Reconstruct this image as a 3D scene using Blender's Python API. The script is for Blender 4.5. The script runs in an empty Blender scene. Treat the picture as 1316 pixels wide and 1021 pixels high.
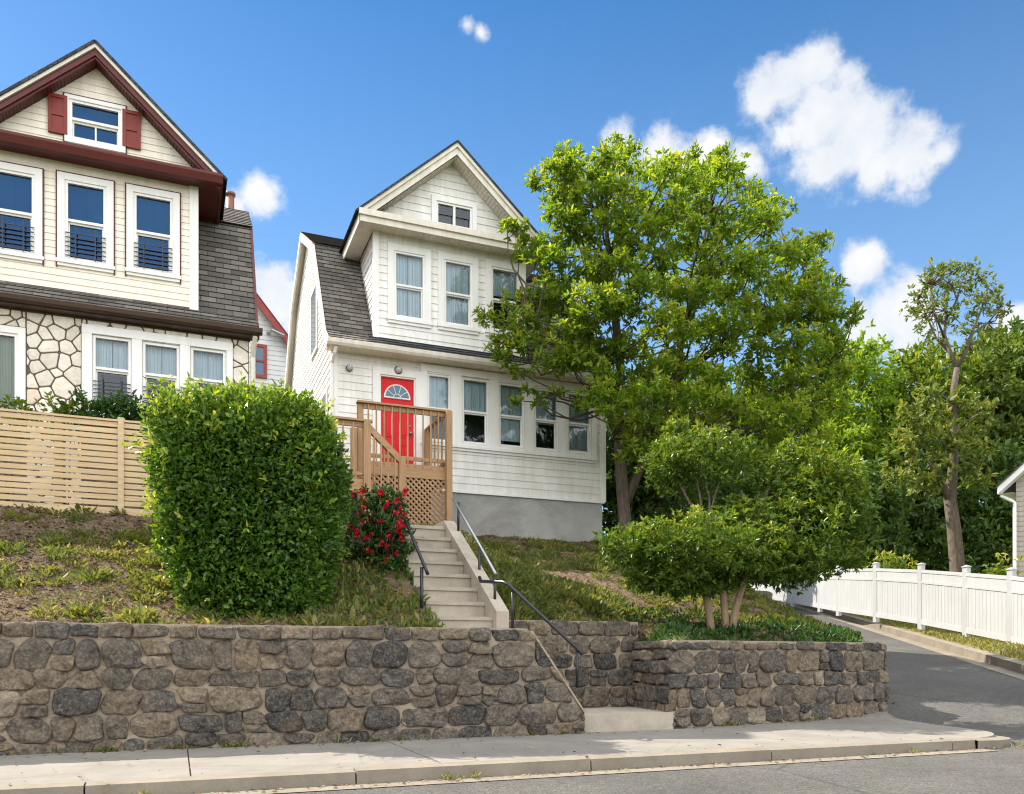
import bpy, math, random
import numpy as np
from mathutils import Vector, noise as mnoise

random.seed(7)
rng = np.random.default_rng(7)
col = bpy.context.scene.collection

# ------------------------------------------------------------------ camera model
F, CX, HY, EYE = 1080.0, 658.0, 843.0, 0.87
TH = math.radians(21.8)
CS, SN = math.cos(TH), math.sin(TH)

def P(u, v, D):
    r = (u - CX) / F
    return Vector(((CS * r + SN) * D, (-SN * r + CS) * D, EYE + (HY - v) / F * D))
def PY(u, v, Y):
    r = (u - CX) / F
    return P(u, v, Y / (-SN * r + CS))
def PX(u, v, X):
    r = (u - CX) / F
    return P(u, v, X / (CS * r + SN))
def XA(u, Y): return PY(u, 0, Y).x
def ZA(u, v, Y): return PY(u, v, Y).z

# ------------------------------------------------------------------ object helpers
def tag(o, label=None, cat=None, group=None, kind=None):
    if label: o['label'] = label
    if cat: o['category'] = cat
    if group: o['group'] = group
    if kind: o['kind'] = kind
    return o
def thing(name, loc, label, cat, group=None):
    o = bpy.data.objects.new(name, None)
    col.objects.link(o); o.location = loc; o.empty_display_size = .2
    return tag(o, label, cat, group)
def origin_of(o):
    v = Vector((0, 0, 0))
    while o is not None:
        v += Vector(o.location); o = o.parent
    return v
def copy_tree(o, parent=None):
    c = o.copy(); col.objects.link(c)
    if parent is not None: c.parent = parent
    for ch in [x for x in bpy.data.objects if x.parent == o]:
        copy_tree(ch, c)
    return c

class MB:
    def __init__(s): s.v = []; s.f = []; s.uv = []; s.c = []; s.cur = None
    def face(s, pts, uv=None):
        n = len(s.v); s.v += [tuple(p) for p in pts]
        s.f.append(tuple(range(n, n + len(pts))))
        s.uv.append(uv if uv else [(p[0], p[2]) for p in pts]); s.c.append(s.cur)
    def idx(s, verts, faces):
        n = len(s.v); s.v += [tuple(p) for p in verts]
        for f in faces:
            s.f.append(tuple(n + i for i in f))
            s.uv.append([(verts[i][0] + verts[i][1], verts[i][2]) for i in f]); s.c.append(s.cur)
    def box(s, x0, x1, y0, y1, z0, z1):
        if x0 > x1: x0, x1 = x1, x0
        if y0 > y1: y0, y1 = y1, y0
        if z0 > z1: z0, z1 = z1, z0
        v = [(x0,y0,z0),(x1,y0,z0),(x1,y1,z0),(x0,y1,z0),(x0,y0,z1),(x1,y0,z1),(x1,y1,z1),(x0,y1,z1)]
        s.idx(v, [(0,3,2,1),(4,5,6,7),(0,1,5,4),(1,2,6,5),(2,3,7,6),(3,0,4,7)])
    def beam(s, a, b, w, h, up=(0, 0, 1)):
        a = Vector(a); b = Vector(b); d = (b - a).normalized(); up = Vector(up)
        sd = d.cross(up)
        if sd.length < 1e-4: sd = d.cross(Vector((1, 0, 0)))
        sd.normalize(); u2 = sd.cross(d)
        v = []
        for p in (a, b):
            for i, j in ((-1,-1),(1,-1),(1,1),(-1,1)):
                v.append(p + sd * (w/2*i) + u2 * (h/2*j))
        s.idx(v, [(0,1,2,3),(7,6,5,4),(0,4,5,1),(1,5,6,2),(2,6,7,3),(3,7,4,0)])
    def prism(s, poly, ext):
        ext = Vector(ext); n = len(poly); a = [Vector(p) for p in poly]; b = [p + ext for p in a]
        s.idx(a + b, [tuple(range(n))[::-1], tuple(range(n, 2*n))] + [(i, (i+1) % n, n + (i+1) % n, n + i) for i in range(n)])
    def tube(s, pts, r, n=8):
        pts = [Vector(p) for p in pts]
        rs = r if isinstance(r, (list, tuple)) else [r] * len(pts)
        base = len(s.v); prev = None
        for i, p in enumerate(pts):
            d = (pts[min(i+1, len(pts)-1)] - pts[max(i-1, 0)]).normalized()
            if prev is None:
                sd = d.cross(Vector((0.31, 0.9, 0.22))).normalized()
            else:
                sd = (prev - d * prev.dot(d)).normalized()
            prev = sd; u2 = d.cross(sd)
            for k in range(n):
                a = 2 * math.pi * k / n
                s.v.append(tuple(p + (sd * math.cos(a) + u2 * math.sin(a)) * rs[i]))
        for i in range(len(pts) - 1):
            for k in range(n):
                q = (base + i*n + k, base + i*n + (k+1) % n, base + (i+1)*n + (k+1) % n, base + (i+1)*n + k)
                s.f.append(q); s.uv.append([(k/n, i), ((k+1)/n, i), ((k+1)/n, i+1), (k/n, i+1)]); s.c.append(s.cur)
        for o_, rev in ((base, True), (base + (len(pts)-1)*n, False)):
            f = tuple(range(o_, o_ + n)); f = f[::-1] if rev else f
            s.f.append(f); s.uv.append([(0, 0)] * n); s.c.append(s.cur)
    def build(s, name, mat, parent=None, smooth=False):
        off = origin_of(parent) if parent is not None else Vector((0, 0, 0))
        me = bpy.data.meshes.new(name)
        me.from_pydata([(a - off.x, b - off.y, c - off.z) for a, b, c in s.v], [], s.f)
        uvl = me.uv_layers.new(name='UVMap')
        flat = [x for f in s.uv for p in f for x in p]
        uvl.data.foreach_set('uv', flat)
        if any(c is not None for c in s.c):
            at = me.attributes.new('rnd', 'FLOAT', 'FACE')
            at.data.foreach_set('value', [0.5 if c is None else c for c in s.c])
        if smooth: me.polygons.foreach_set('use_smooth', [True] * len(me.polygons))
        me.materials.append(mat); me.update()
        o = bpy.data.objects.new(name, me); col.objects.link(o)
        if parent is not None: o.parent = parent
        return o

# polygon clipping in 2D
def clip(poly, a, b, c):            # keep a*x+b*y <= c
    out = []
    n = len(poly)
    for i in range(n):
        p, q = poly[i], poly[(i+1) % n]
        dp, dq = a*p[0]+b*p[1]-c, a*q[0]+b*q[1]-c
        if dp <= 0: out.append(p)
        if (dp < 0 < dq) or (dq < 0 < dp):
            t = dp / (dp - dq); out.append((p[0]+(q[0]-p[0])*t, p[1]+(q[1]-p[1])*t))
    return out
def area(p): return .5 * sum(p[i][0]*p[(i+1) % len(p)][1] - p[(i+1) % len(p)][0]*p[i][1] for i in range(len(p)))

def lap(mb, poly, holes, O, U, V, N, pitch, lp, base=None):
    """courses of lapped boards / shingles over a convex polygon given in (u,v)"""
    O, U, V, N = Vector(O), Vector(U), Vector(V), Vector(N)
    vs = [p[1] for p in poly]; v0 = min(vs) if base is None else base
    k = math.floor((min(vs) - v0) / pitch)
    while v0 + k*pitch < max(vs):
        b0 = v0 + k*pitch; b1 = b0 + pitch; k += 1
        pieces = [clip(clip(poly, 0, -1, -b0), 0, 1, b1)]
        for (hu0, hu1, hv0, hv1) in holes:
            if hv1 <= b0 or hv0 >= b1: continue
            new = []
            for p in pieces:
                new.append(clip(p, 1, 0, hu0)); new.append(clip(p, -1, 0, -hu1))
                m = clip(clip(p, -1, 0, -hu0), 1, 0, hu1)
                new.append(clip(m, 0, 1, hv0)); new.append(clip(m, 0, -1, -hv1))
            pieces = [q for q in new if len(q) > 2 and abs(area(q)) > 1e-5]
        for p in pieces:
            if len(p) < 3 or abs(area(p)) < 1e-5: continue
            if area(p) < 0: p = p[::-1]
            w = lambda q, o_: O + U*q[0] + V*q[1] + N*o_
            off = lambda q: lp * (1 - (q[1]-b0)/pitch)
            mb.face([w(q, off(q)) for q in p], [(q[0], q[1]) for q in p])
            for i in range(len(p)):
                a, c = p[i], p[(i+1) % len(p)]
                if abs(a[1]-b0) < 1e-6 and abs(c[1]-b0) < 1e-6:
                    mb.face([w(a, -.004), w(c, -.004), w(c, lp), w(a, lp)], [(a[0], a[1]), (c[0], c[1]), (c[0], c[1]), (a[0], a[1])])

# ------------------------------------------------------------------ materials
class NT:
    def __init__(s, name):
        s.m = bpy.data.materials.new(name); s.m.use_nodes = True
        s.t = s.m.node_tree; s.t.nodes.clear()
        s.out = s.n('ShaderNodeOutputMaterial')
    def n(s, typ, **kw):
        nd = s.t.nodes.new(typ)
        for k, v in kw.items():
            if k in nd.inputs: nd.inputs[k].default_value = v
            else: setattr(nd, k, v)
        return nd
    def l(s, a, b): s.t.links.new(a, b)
    def coord(s, kind='Object'): return s.n('ShaderNodeTexCoord').outputs[kind]
    def noise(s, scale, detail=4, rough=.6, vec=None, dist=0.0):
        nd = s.n('ShaderNodeTexNoise', Scale=scale, Detail=detail, Roughness=rough, Distortion=dist)
        s.l(vec if vec is not None else s.coord(), nd.inputs['Vector']); return nd.outputs['Fac']
    def scaled(s, sx, sy, sz, kind='Object'):
        mp = s.n('ShaderNodeMapping'); mp.inputs['Scale'].default_value = (sx, sy, sz)
        s.l(s.coord(kind), mp.inputs['Vector']); return mp.outputs['Vector']
    def ramp(s, fac, stops):
        r = s.n('ShaderNodeValToRGB'); e = r.color_ramp.elements
        while len(e) < len(stops): e.new(.5)
        for i, (p, c) in enumerate(stops):
            e[i].position = p; e[i].color = (*c, 1) if len(c) == 3 else c
        s.l(fac, r.inputs['Fac']); return r.outputs['Color']
    def mix(s, fac, a, b, typ='MIX'):
        m = s.n('ShaderNodeMix', data_type='RGBA', blend_type=typ)
        for i, x in ((0, fac), (6, a), (7, b)):
            if isinstance(x, (int, float)): m.inputs[i].default_value = x
            elif isinstance(x, tuple): m.inputs[i].default_value = (*x, 1)
            else: s.l(x, m.inputs[i])
        return m.outputs[2]
    def math(s, op, a, b=0.0):
        m = s.n('ShaderNodeMath', operation=op)
        for i, x in ((0, a), (1, b)):
            if isinstance(x, (int, float)): m.inputs[i].default_value = x
            else: s.l(x, m.inputs[i])
        return m.outputs[0]
    def bump(s, h, strength=.3, dist=.02):
        b = s.n('ShaderNodeBump', Strength=strength, Distance=dist); s.l(h, b.inputs['Height']); return b.outputs['Normal']
    def pbr(s, color, rough=.7, spec=.3, normal=None, metal=0.0):
        p = s.n('ShaderNodeBsdfPrincipled'); p.inputs['Specular IOR Level'].default_value = spec
        p.inputs['Metallic'].default_value = metal
        if isinstance(color, tuple): p.inputs['Base Color'].default_value = (*color, 1)
        else: s.l(color, p.inputs['Base Color'])
        if isinstance(rough, (int, float)): p.inputs['Roughness'].default_value = rough
        else: s.l(rough, p.inputs['Roughness'])
        if normal is not None: s.l(normal, p.inputs['Normal'])
        return p.outputs['BSDF']
    def done(s, sh): s.l(sh, s.out.inputs['Surface']); return s.m

def m_paint(name, c, rough=.55, dirt=.12, streak=True):
    t = NT(name)
    n1 = t.noise(1.3, 6, .65); n2 = t.noise(9, 4, .6, t.scaled(1, 1, .12) if streak else None)
    d = tuple(x * (1 - dirt) * k for x, k in zip(c, (1, .98, .94)))
    k = t.math('MULTIPLY', n1, n2)
    colr = t.mix(t.ramp(k, [(.15, (1, 1, 1)), (.42, (0, 0, 0))]), c, d)
    return t.done(t.pbr(colr, rough, .3, t.bump(t.noise(60, 3), .08, .004)))
def m_plain(name, c, rough=.5, metal=0, spec=.4, var=.15, scale=14):
    t = NT(name)
    colr = t.mix(t.noise(scale, 4), tuple(x*(1-var) for x in c), tuple(min(1, x*(1+var)) for x in c))
    return t.done(t.pbr(colr, rough, spec, None, metal))
def m_shingle(name, a, b, row, tab):
    t = NT(name)
    br = t.n('ShaderNodeTexBrick', Scale=1.0); br.offset = .5; br.squash = 1
    br.inputs['Brick Width'].default_value = tab; br.inputs['Row Height'].default_value = row
    br.inputs['Mortar Size'].default_value = .006; br.inputs['Bias'].default_value = 0
    br.inputs['Color1'].default_value = (0, 0, 0, 1); br.inputs['Color2'].default_value = (1, 1, 1, 1); br.inputs['Mortar'].default_value = (.2, .2, .2, 1)
    t.l(t.coord('UV'), br.inputs['Vector'])
    v = t.mix(.45, br.outputs['Color'], t.mix(1, t.noise(2.2, 5, .7, t.coord('UV')), (1, 1, 1), 'MULTIPLY'))
    c = t.ramp(v, [(.1, a), (.75, b)])
    gr = t.noise(160, 2, .7)
    c = t.mix(.35, c, t.ramp(gr, [(.3, (.25, .25, .25)), (.7, (1, 1, 1))]), 'MULTIPLY')
    c = t.mix(t.math('MULTIPLY', br.outputs['Fac'], .7), c, tuple(x*.4 for x in a))
    return t.done(t.pbr(c, .9, .2, t.bump(t.math('ADD', t.math('MULTIPLY', gr, .3), br.outputs['Fac']), .35, -.008)))
def m_stone(name, stops, dist=.03, lich=.25, con=1.0):
    t = NT(name)
    at = t.n('ShaderNodeAttribute', attribute_name='rnd')
    base = t.ramp(at.outputs['Fac'], stops)
    n1 = t.noise(7, 8, .72, dist=1.2); n2 = t.noise(38, 6, .75); n3 = t.noise(3.1, 3)
    c = t.mix(t.ramp(n1, [(.36, (0, 0, 0)), (.66, (1, 1, 1))]), t.mix(con, base, (.5, .5, .52), 'MULTIPLY'), t.mix(con, base, (1.45, 1.4, 1.3), 'MULTIPLY'))
    c = t.mix(t.math('MULTIPLY', t.ramp(n2, [(.5, (0, 0, 0)), (.68, (1, 1, 1))]), lich), c, (.34, .31, .26))
    c = t.mix(t.math('MULTIPLY', t.ramp(n3, [(.52, (0, 0, 0)), (.7, (1, 1, 1))]), .45*con), c, (.2, .145, .09))
    vo = t.n('ShaderNodeTexVoronoi', Scale=11.0); wv = t.mix(.1, t.coord(), t.n('ShaderNodeTexNoise', Scale=5.0, Detail=4).outputs['Color'], 'ADD'); t.l(wv, vo.inputs['Vector'])
    h = t.math('ADD', t.math('ADD', t.math('MULTIPLY', n1, 1.0), t.math('MULTIPLY', n2, .45)), t.math('MULTIPLY', vo.outputs['Distance'], .6))
    c = t.mix(.55*con, c, t.ramp(n2, [(.32, (.4, .4, .4)), (.58, (1.25, 1.25, 1.25))]), 'MULTIPLY')
    return t.done(t.pbr(c, .88, .25, t.bump(h, .9, dist)))
def m_ground(name, stops, scale=2.5, bump=.6, fine=30):
    t = NT(name)
    n1 = t.noise(scale, 8, .7, dist=.4); n2 = t.noise(fine, 6, .75)
    f = t.math('ADD', t.math('MULTIPLY', n1, .7), t.math('MULTIPLY', n2, .3))
    c = t.ramp(f, stops)
    return t.done(t.pbr(c, .95, .1, t.bump(t.math('ADD', n1, n2), bump, .05)))
def m_concrete(name, a, b, sc=3.0, crack=0.0, stain=(.17, .15, .12)):
    t = NT(name)
    n1 = t.noise(sc, 8, .7); n2 = t.noise(70, 4, .7); n3 = t.noise(.9, 5, .75, dist=.8)
    c = t.mix(t.ramp(n1, [(.3, (0, 0, 0)), (.7, (1, 1, 1))]), a, b)
    c = t.mix(t.math('MULTIPLY', t.ramp(n3, [(.5, (0, 0, 0)), (.72, (1, 1, 1))]), .5), c, stain)
    c = t.mix(.3, c, t.ramp(n2, [(.35, (.55, .55, .55)), (.65, (1, 1, 1))]), 'MULTIPLY')
    h = n2
    if crack:
        vo = t.n('ShaderNodeTexVoronoi', feature='DISTANCE_TO_EDGE', Scale=.55)
        mp = t.n('ShaderNodeMapping'); t.l(t.coord(), mp.inputs['Vector'])
        wob = t.mix(.12, mp.outputs['Vector'], t.n('ShaderNodeTexNoise', Scale=2.5, Detail=5).outputs['Color'], 'ADD')
        t.l(wob, vo.inputs['Vector'])
        k = t.ramp(vo.outputs['Distance'], [(0.0, (1, 1, 1)), (.012, (0, 0, 0))])
        c = t.mix(t.math('MULTIPLY', k, crack), c, (.06, .055, .05))
    return t.done(t.pbr(c, .9, .2, t.bump(h, .25, .006)))
def m_asphalt(name, a, b):
    t = NT(name)
    n1 = t.noise(.7, 6, .7); n2 = t.noise(62, 3, .85); n3 = t.noise(.35, 4, .6, t.scaled(.3, 2.5, 1))
    c = t.mix(t.ramp(t.math('ADD', t.math('MULTIPLY', n1, .6), t.math('MULTIPLY', n3, .4)), [(.35, (0, 0, 0)), (.65, (1, 1, 1))]), a, b)
    n4 = t.noise(17, 5, .85)
    c = t.mix(.8, c, t.ramp(n2, [(.38, (.3, .3, .3)), (.5, (.85, .85, .85)), (.68, (1.8, 1.72, 1.6))]), 'MULTIPLY')
    c = t.mix(.5, c, t.ramp(n4, [(.36, (.5, .5, .5)), (.5, (.95, .95, .95)), (.66, (1.6, 1.5, 1.4))]), 'MULTIPLY')
    vo = t.n('ShaderNodeTexVoronoi', feature='DISTANCE_TO_EDGE', Scale=.22); mp = t.mix(.5, t.coord(), t.n('ShaderNodeTexNoise', Scale=1.6, Detail=6).outputs['Color'], 'ADD'); t.l(mp, vo.inputs['Vector'])
    c = t.mix(t.math('MULTIPLY', t.ramp(vo.outputs['Distance'], [(0.0, (1, 1, 1)), (.006, (0, 0, 0))]), .6), c, (.03, .03, .03))
    return t.done(t.pbr(c, .92, .25, t.bump(n2, .6, .01)))
def m_wood(name, a, b, axis='x', rough=.65):
    t = NT(name)
    sc = {'x': (1.2, 22, 22), 'z': (22, 22, 1.2)}[axis]
    n = t.noise(1.6, 6, .65, t.scaled(*sc), .6); n2 = t.noise(2.3, 3)
    c = t.mix(t.ramp(n, [(.3, (0, 0, 0)), (.7, (1, 1, 1))]), a, b)
    c = t.mix(.5, c, t.ramp(n2, [(.3, (.72, .7, .66)), (.7, (1, 1, 1))]), 'MULTIPLY')
    return t.done(t.pbr(c, rough, .25, t.bump(n, .2, .004)))
def m_leaf(name, stops, trans=.56, rough=.42, tboost=(1.5, 1.35, .6)):
    t = NT(name)
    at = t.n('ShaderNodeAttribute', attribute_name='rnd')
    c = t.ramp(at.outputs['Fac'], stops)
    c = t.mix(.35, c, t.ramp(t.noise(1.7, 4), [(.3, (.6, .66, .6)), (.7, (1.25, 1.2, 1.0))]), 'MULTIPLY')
    p = t.pbr(c, rough, .35)
    tr = t.n('ShaderNodeBsdfTranslucent'); t.l(t.mix(1, c, tboost, 'MULTIPLY'), tr.inputs['Color'])
    mx = t.n('ShaderNodeMixShader', Fac=trans); t.l(p, mx.inputs[1]); t.l(tr.outputs[0], mx.inputs[2])
    return t.done(mx.outputs[0])
def m_bark(name, a, b):
    t = NT(name)
    n = t.noise(3, 8, .7, t.scaled(5, 5, 1.2), .5)
    c = t.ramp(n, [(.3, a), (.7, b)])
    return t.done(t.pbr(c, .95, .1, t.bump(n, .8, .03)))
def m_glass(name, tint=(.62, .78, .84), refl=(.9, .95, 1), base=.015):
    t = NT(name)
    tr = t.n('ShaderNodeBsdfTransparent'); tr.inputs['Color'].default_value = (*tint, 1)
    gl = t.n('ShaderNodeBsdfGlossy', Roughness=.015); gl.inputs['Color'].default_value = (*refl, 1)
    b = t.bump(t.noise(1.6, 2), .12, .02); t.l(b, gl.inputs['Normal'])
    fr = t.n('ShaderNodeFresnel', IOR=1.55)
    k = t.math('ADD', fr.outputs[0], base)
    mx = t.n('ShaderNodeMixShader'); t.l(k, mx.inputs[0]); t.l(tr.outputs[0], mx.inputs[1]); t.l(gl.outputs[0], mx.inputs[2])
    return t.done(mx.outputs[0])

M = {}
M['white_siding'] = m_paint('white_vinyl', (.89, .87, .835), .5, .22)
M['cream_siding'] = m_paint('cream_vinyl', (.89, .82, .7), .5, .16)
M['white_trim'] = m_paint('white_trim', (.86, .85, .83), .45, .1)
M['cream_trim'] = m_paint('aged_trim', (.78, .73, .63), .5, .22)
M['maroon'] = m_paint('maroon_trim', (.115, .022, .018), .4, .2)
M['shutter_red'] = m_paint('shutter_red', (.24, .035, .022), .45, .2)
M['red_trim'] = m_paint('far_red_trim', (.28, .05, .04), .5, .2)
M['brown_gutter'] = m_paint('brown_gutter', (.075, .042, .028), .4, .2)
M['door_red'] = m_paint('door_red', (.7, .012, .02), .6, .1)
M['grey_siding'] = m_paint('grey_vinyl', (.62, .63, .63), .55, .12)
M['tan_siding'] = m_paint('tan_vinyl', (.42, .38, .33), .55, .15)
M['shingle_dark'] = m_shingle('shingle_dark', (.035, .036, .04), (.085, .085, .09), .125, .25)
M['shingle_warm'] = m_shingle('shingle_weathered', (.06, .055, .05), (.2, .18, .155), .125, .25)
M['wall_stone'] = m_stone('fieldstone', [(0, (.065, .062, .059)), (.22, (.11, .1, .088)), (.45, (.165, .14, .112)), (.7, (.22, .172, .12)), (.88, (.29, .24, .18)), (1, (.38, .31, .225))], .07, .45)
M['mortar'] = m_ground('mortar', [(.3, (.24, .185, .13)), (.5, (.4, .32, .235)), (.7, (.5, .41, .31))], 5, .8, 45)
M['face_stone'] = m_stone('cream_stone', [(0, (.66, .6, .5)), (.4, (.78, .72, .62)), (.8, (.82, .76, .66)), (1, (.72, .6, .46))], .01, .06, .25)
M['dark_mortar'] = m_ground('dark_mortar', [(.3, (.11, .09, .07)), (.7, (.2, .165, .13))], 6, .4, 40)
M['foundation'] = m_concrete('foundation', (.32, .315, .295), (.43, .42, .395), 2.0)
M['concrete'] = m_concrete('stair_concrete', (.33, .285, .225), (.46, .4, .32), 3.5)
M['sidewalk'] = m_concrete('sidewalk', (.18, .165, .143), (.255, .236, .205), 1.6, .2)
M['curb'] = m_concrete('curb', (.17, .145, .11), (.26, .225, .175), 2.5)
M['asphalt'] = m_asphalt('asphalt', (.07, .068, .063), (.118, .113, .104))
M['soil'] = m_ground('soil', [(.3, (.05, .035, .024)), (.42, (.12, .085, .056)), (.52, (.21, .15, .1)), (.6, (.13, .105, .05)), (.74, (.26, .2, .13))], 3.4, 1.0, 26)
M['far_ground'] = m_ground('far_ground', [(.3, (.04, .06, .02)), (.6, (.09, .12, .04))], .6, .4, 8)
M['verge'] = m_ground('verge', [(.3, (.1, .1, .035)), (.5, (.2, .17, .07)), (.7, (.28, .22, .11))], 2, .6, 30)
M['fence_wood'] = m_wood('pale_wood', (.5, .36, .2), (.64, .48, .29), 'x')
M['deck_wood'] = m_wood('deck_wood', (.29, .165, .08), (.44, .275, .145), 'z')
M['deck_wood_x'] = m_wood('deck_wood_long', (.29, .165, .08), (.44, .275, .145), 'x')
M['black_metal'] = m_plain('black_metal', (.012, .013, .015), .35, .0, .5)
M['grey_metal'] = m_plain('galvanised', (.3, .31, .32), .3, .8, .5)
M['copper'] = m_plain('vent_pipe', (.2, .09, .06), .6)
M['vinyl'] = m_paint('white_fence_vinyl', (.41, .415, .42), .5, .12)
M['curtain'] = m_plain('curtain', (.78, .82, .84), .9, 0, .1, .06, 6)
M['painted_reflection'] = m_plain('painted_reflection', (.025, .085, .19), .8, 0, .1, .25, 3)  # navy colour painted behind the panes as the reflection of blue sky
M['blind'] = m_plain('blind', (.42, .43, .26), .8, 0, .1, .1, 6)
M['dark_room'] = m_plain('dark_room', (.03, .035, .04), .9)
M['glass'] = m_glass('glass', (.8, .9, .94))
M['glass_blue'] = m_glass('glass_blue', (.35, .5, .68), (.16, .4, .8), .05)  # blue put into the gloss colour imitates reflected sky
M['lamp_glass'] = m_plain('lamp_glass', (.5, .5, .48), .15, 0, .6)
M['bark'] = m_bark('bark', (.05, .038, .028), (.15, .12, .09))
M['pale_bark'] = m_bark('pale_bark', (.2, .14, .085), (.4, .3, .2))
M['grey_bark'] = m_bark('grey_bark', (.07, .056, .043), (.2, .16, .125))
M['tree_leaf'] = m_leaf('tree_leaf', [(0, (.07, .16, .018)), (.4, (.15, .25, .024)), (.75, (.23, .32, .032)), (1, (.36, .37, .045))])
M['hedge_leaf'] = m_leaf('hedge_leaf', [(0, (.04, .105, .016)), (.5, (.095, .19, .024)), (.8, (.19, .28, .034)), (1, (.38, .42, .055))], .4, .3)
M['shrub_leaf'] = m_leaf('shrub_leaf', [(0, (.045, .1, .015)), (.45, (.11, .18, .02)), (.75, (.25, .29, .032)), (1, (.44, .37, .055))], .4, .33)
M['far_leaf'] = m_leaf('far_leaf', [(0, (.05, .1, .02)), (.5, (.12, .18, .03)), (.85, (.22, .26, .045)), (1, (.32, .28, .06))], .35, .5)
M['dark_leaf'] = m_leaf('dark_leaf', [(0, (.03, .07, .016)), (.5, (.07, .135, .024)), (1, (.16, .22, .036))], .3, .5)
M['thin_leaf'] = m_leaf('thin_leaf', [(0, (.08, .125, .03)), (.5, (.15, .2, .04)), (1, (.25, .25, .055))], .4, .5)
M['rose_leaf'] = m_leaf('rose_leaf', [(0, (.02, .06, .015)), (.6, (.045, .11, .025)), (1, (.1, .16, .03))], .35, .35)
M['rose_petal'] = m_leaf('rose_petal', [(0, (.4, .008, .015)), (.7, (.62, .02, .04)), (1, (.75, .07, .12))], .25, .5, (1.2, .9, .9))
M['grass'] = m_leaf('grass_blade', [(0, (.065, .1, .025)), (.45, (.13, .165, .04)), (.75, (.22, .225, .065)), (1, (.36, .29, .14))], .45, .5)

# ------------------------------------------------------------------ leaves
def unit(a):
    return a / np.maximum(np.linalg.norm(a, axis=1, keepdims=True), 1e-9)
def leaf_obj(name, pos, d, L, W, mat, parent=None, rnd=None, flat=.7, fold=.3):
    N = len(pos); d = unit(np.asarray(d, float)); pos = np.asarray(pos, float)
    L = np.broadcast_to(np.asarray(L, float), (N,))[:, None]; W = np.broadcast_to(np.asarray(W, float), (N,))[:, None]
    ref = np.array([0, 0, 1.0]) * flat + rng.normal(size=(N, 3)) * .5
    sd = unit(np.cross(d, ref)); up = np.cross(sd, d)
    off = np.array(origin_of(parent)) if parent is not None else np.zeros(3)
    b = pos - off
    v = np.stack([b,
                  b + d*L*.34 + sd*W*.5 + up*W*.5*fold, b + d*L*.72 + sd*W*.36 + up*W*.36*fold,
                  b + d*L - up*L*.1,
                  b + d*L*.72 - sd*W*.36 + up*W*.36*fold, b + d*L*.34 - sd*W*.5 + up*W*.5*fold], axis=1).reshape(-1, 3)
    base = (np.arange(N) * 6)[:, None]
    li = np.concatenate([base + np.array([[0, 1, 2, 3]]), base + np.array([[0, 3, 4, 5]])], axis=1).reshape(-1)
    me = bpy.data.meshes.new(name)
    me.vertices.add(N*6); me.vertices.foreach_set('co', v.astype(np.float32).ravel())
    me.loops.add(N*8); me.loops.foreach_set('vertex_index', li.astype(np.int32))
    me.polygons.add(N*2); me.polygons.foreach_set('loop_start', (np.arange(N*2)*4).astype(np.int32))
    me.update(calc_edges=True); me.validate()
    if rnd is None: rnd = rng.random(N)
    at = me.attributes.new('rnd', 'FLOAT', 'FACE'); at.data.foreach_set('value', np.repeat(np.clip(rnd, 0, 1), 2).astype(np.float32))
    me.materials.append(mat)
    o = bpy.data.objects.new(name, me); col.objects.link(o)
    if parent is not None: o.parent = parent
    return o
def rosettes(cen, axis, n, L, spread=1.0, jit=.35, young=None, lw=.42):
    """n leaves radiating from each shoot tip"""
    cen = np.repeat(np.asarray(cen), n, axis=0); ax = np.repeat(unit(np.asarray(axis)), n, axis=0)
    d = unit(ax*.55 + unit(rng.normal(size=cen.shape))*spread)
    ll = L * (1 + rng.uniform(-jit, jit, len(cen)))
    rn = np.repeat(young if young is not None else rng.random(len(cen)//n), n) * .7 + rng.random(len(cen)) * .3
    return cen + rng.normal(size=cen.shape)*L*.15, d, ll, ll*lw, rn
def clump_points(c, rad, n, shell=.45, down=.75):
    """points with outward axes in an ellipsoid's outer shell"""
    d = unit(rng.normal(size=(n, 3)))
    d[:, 2] = np.where(d[:, 2] < 0, d[:, 2]*down, d[:, 2])
    r = (1 - shell*rng.random(n)**1.3)[:, None]
    lump = np.array([.75 + .5*(mnoise.noise(Vector(x)*1.9 + Vector(c)*3.1)+.5) for x in d])[:, None]
    return np.asarray(c) + d*np.asarray(rad)*r*lump, d, r[:, 0]
def inside(poly, x, y):
    c = False; j = len(poly)-1
    for i in range(len(poly)):
        if (poly[i][1] > y) != (poly[j][1] > y) and x < (poly[j][0]-poly[i][0])*(y-poly[i][1])/(poly[j][1]-poly[i][1])+poly[i][0]: c = not c
        j = i
    return c
def curve_pts(a, b, sag, n=7, wob=.0):
    a, b = Vector(a), Vector(b); out = []
    for i in range(n+1):
        t = i/n; p = a.lerp(b, t); p.z += sag*math.sin(math.pi*t)
        if 0 < i < n and wob: p += Vector(rng.normal(size=3)*wob)
        out.append(p)
    return out

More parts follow.
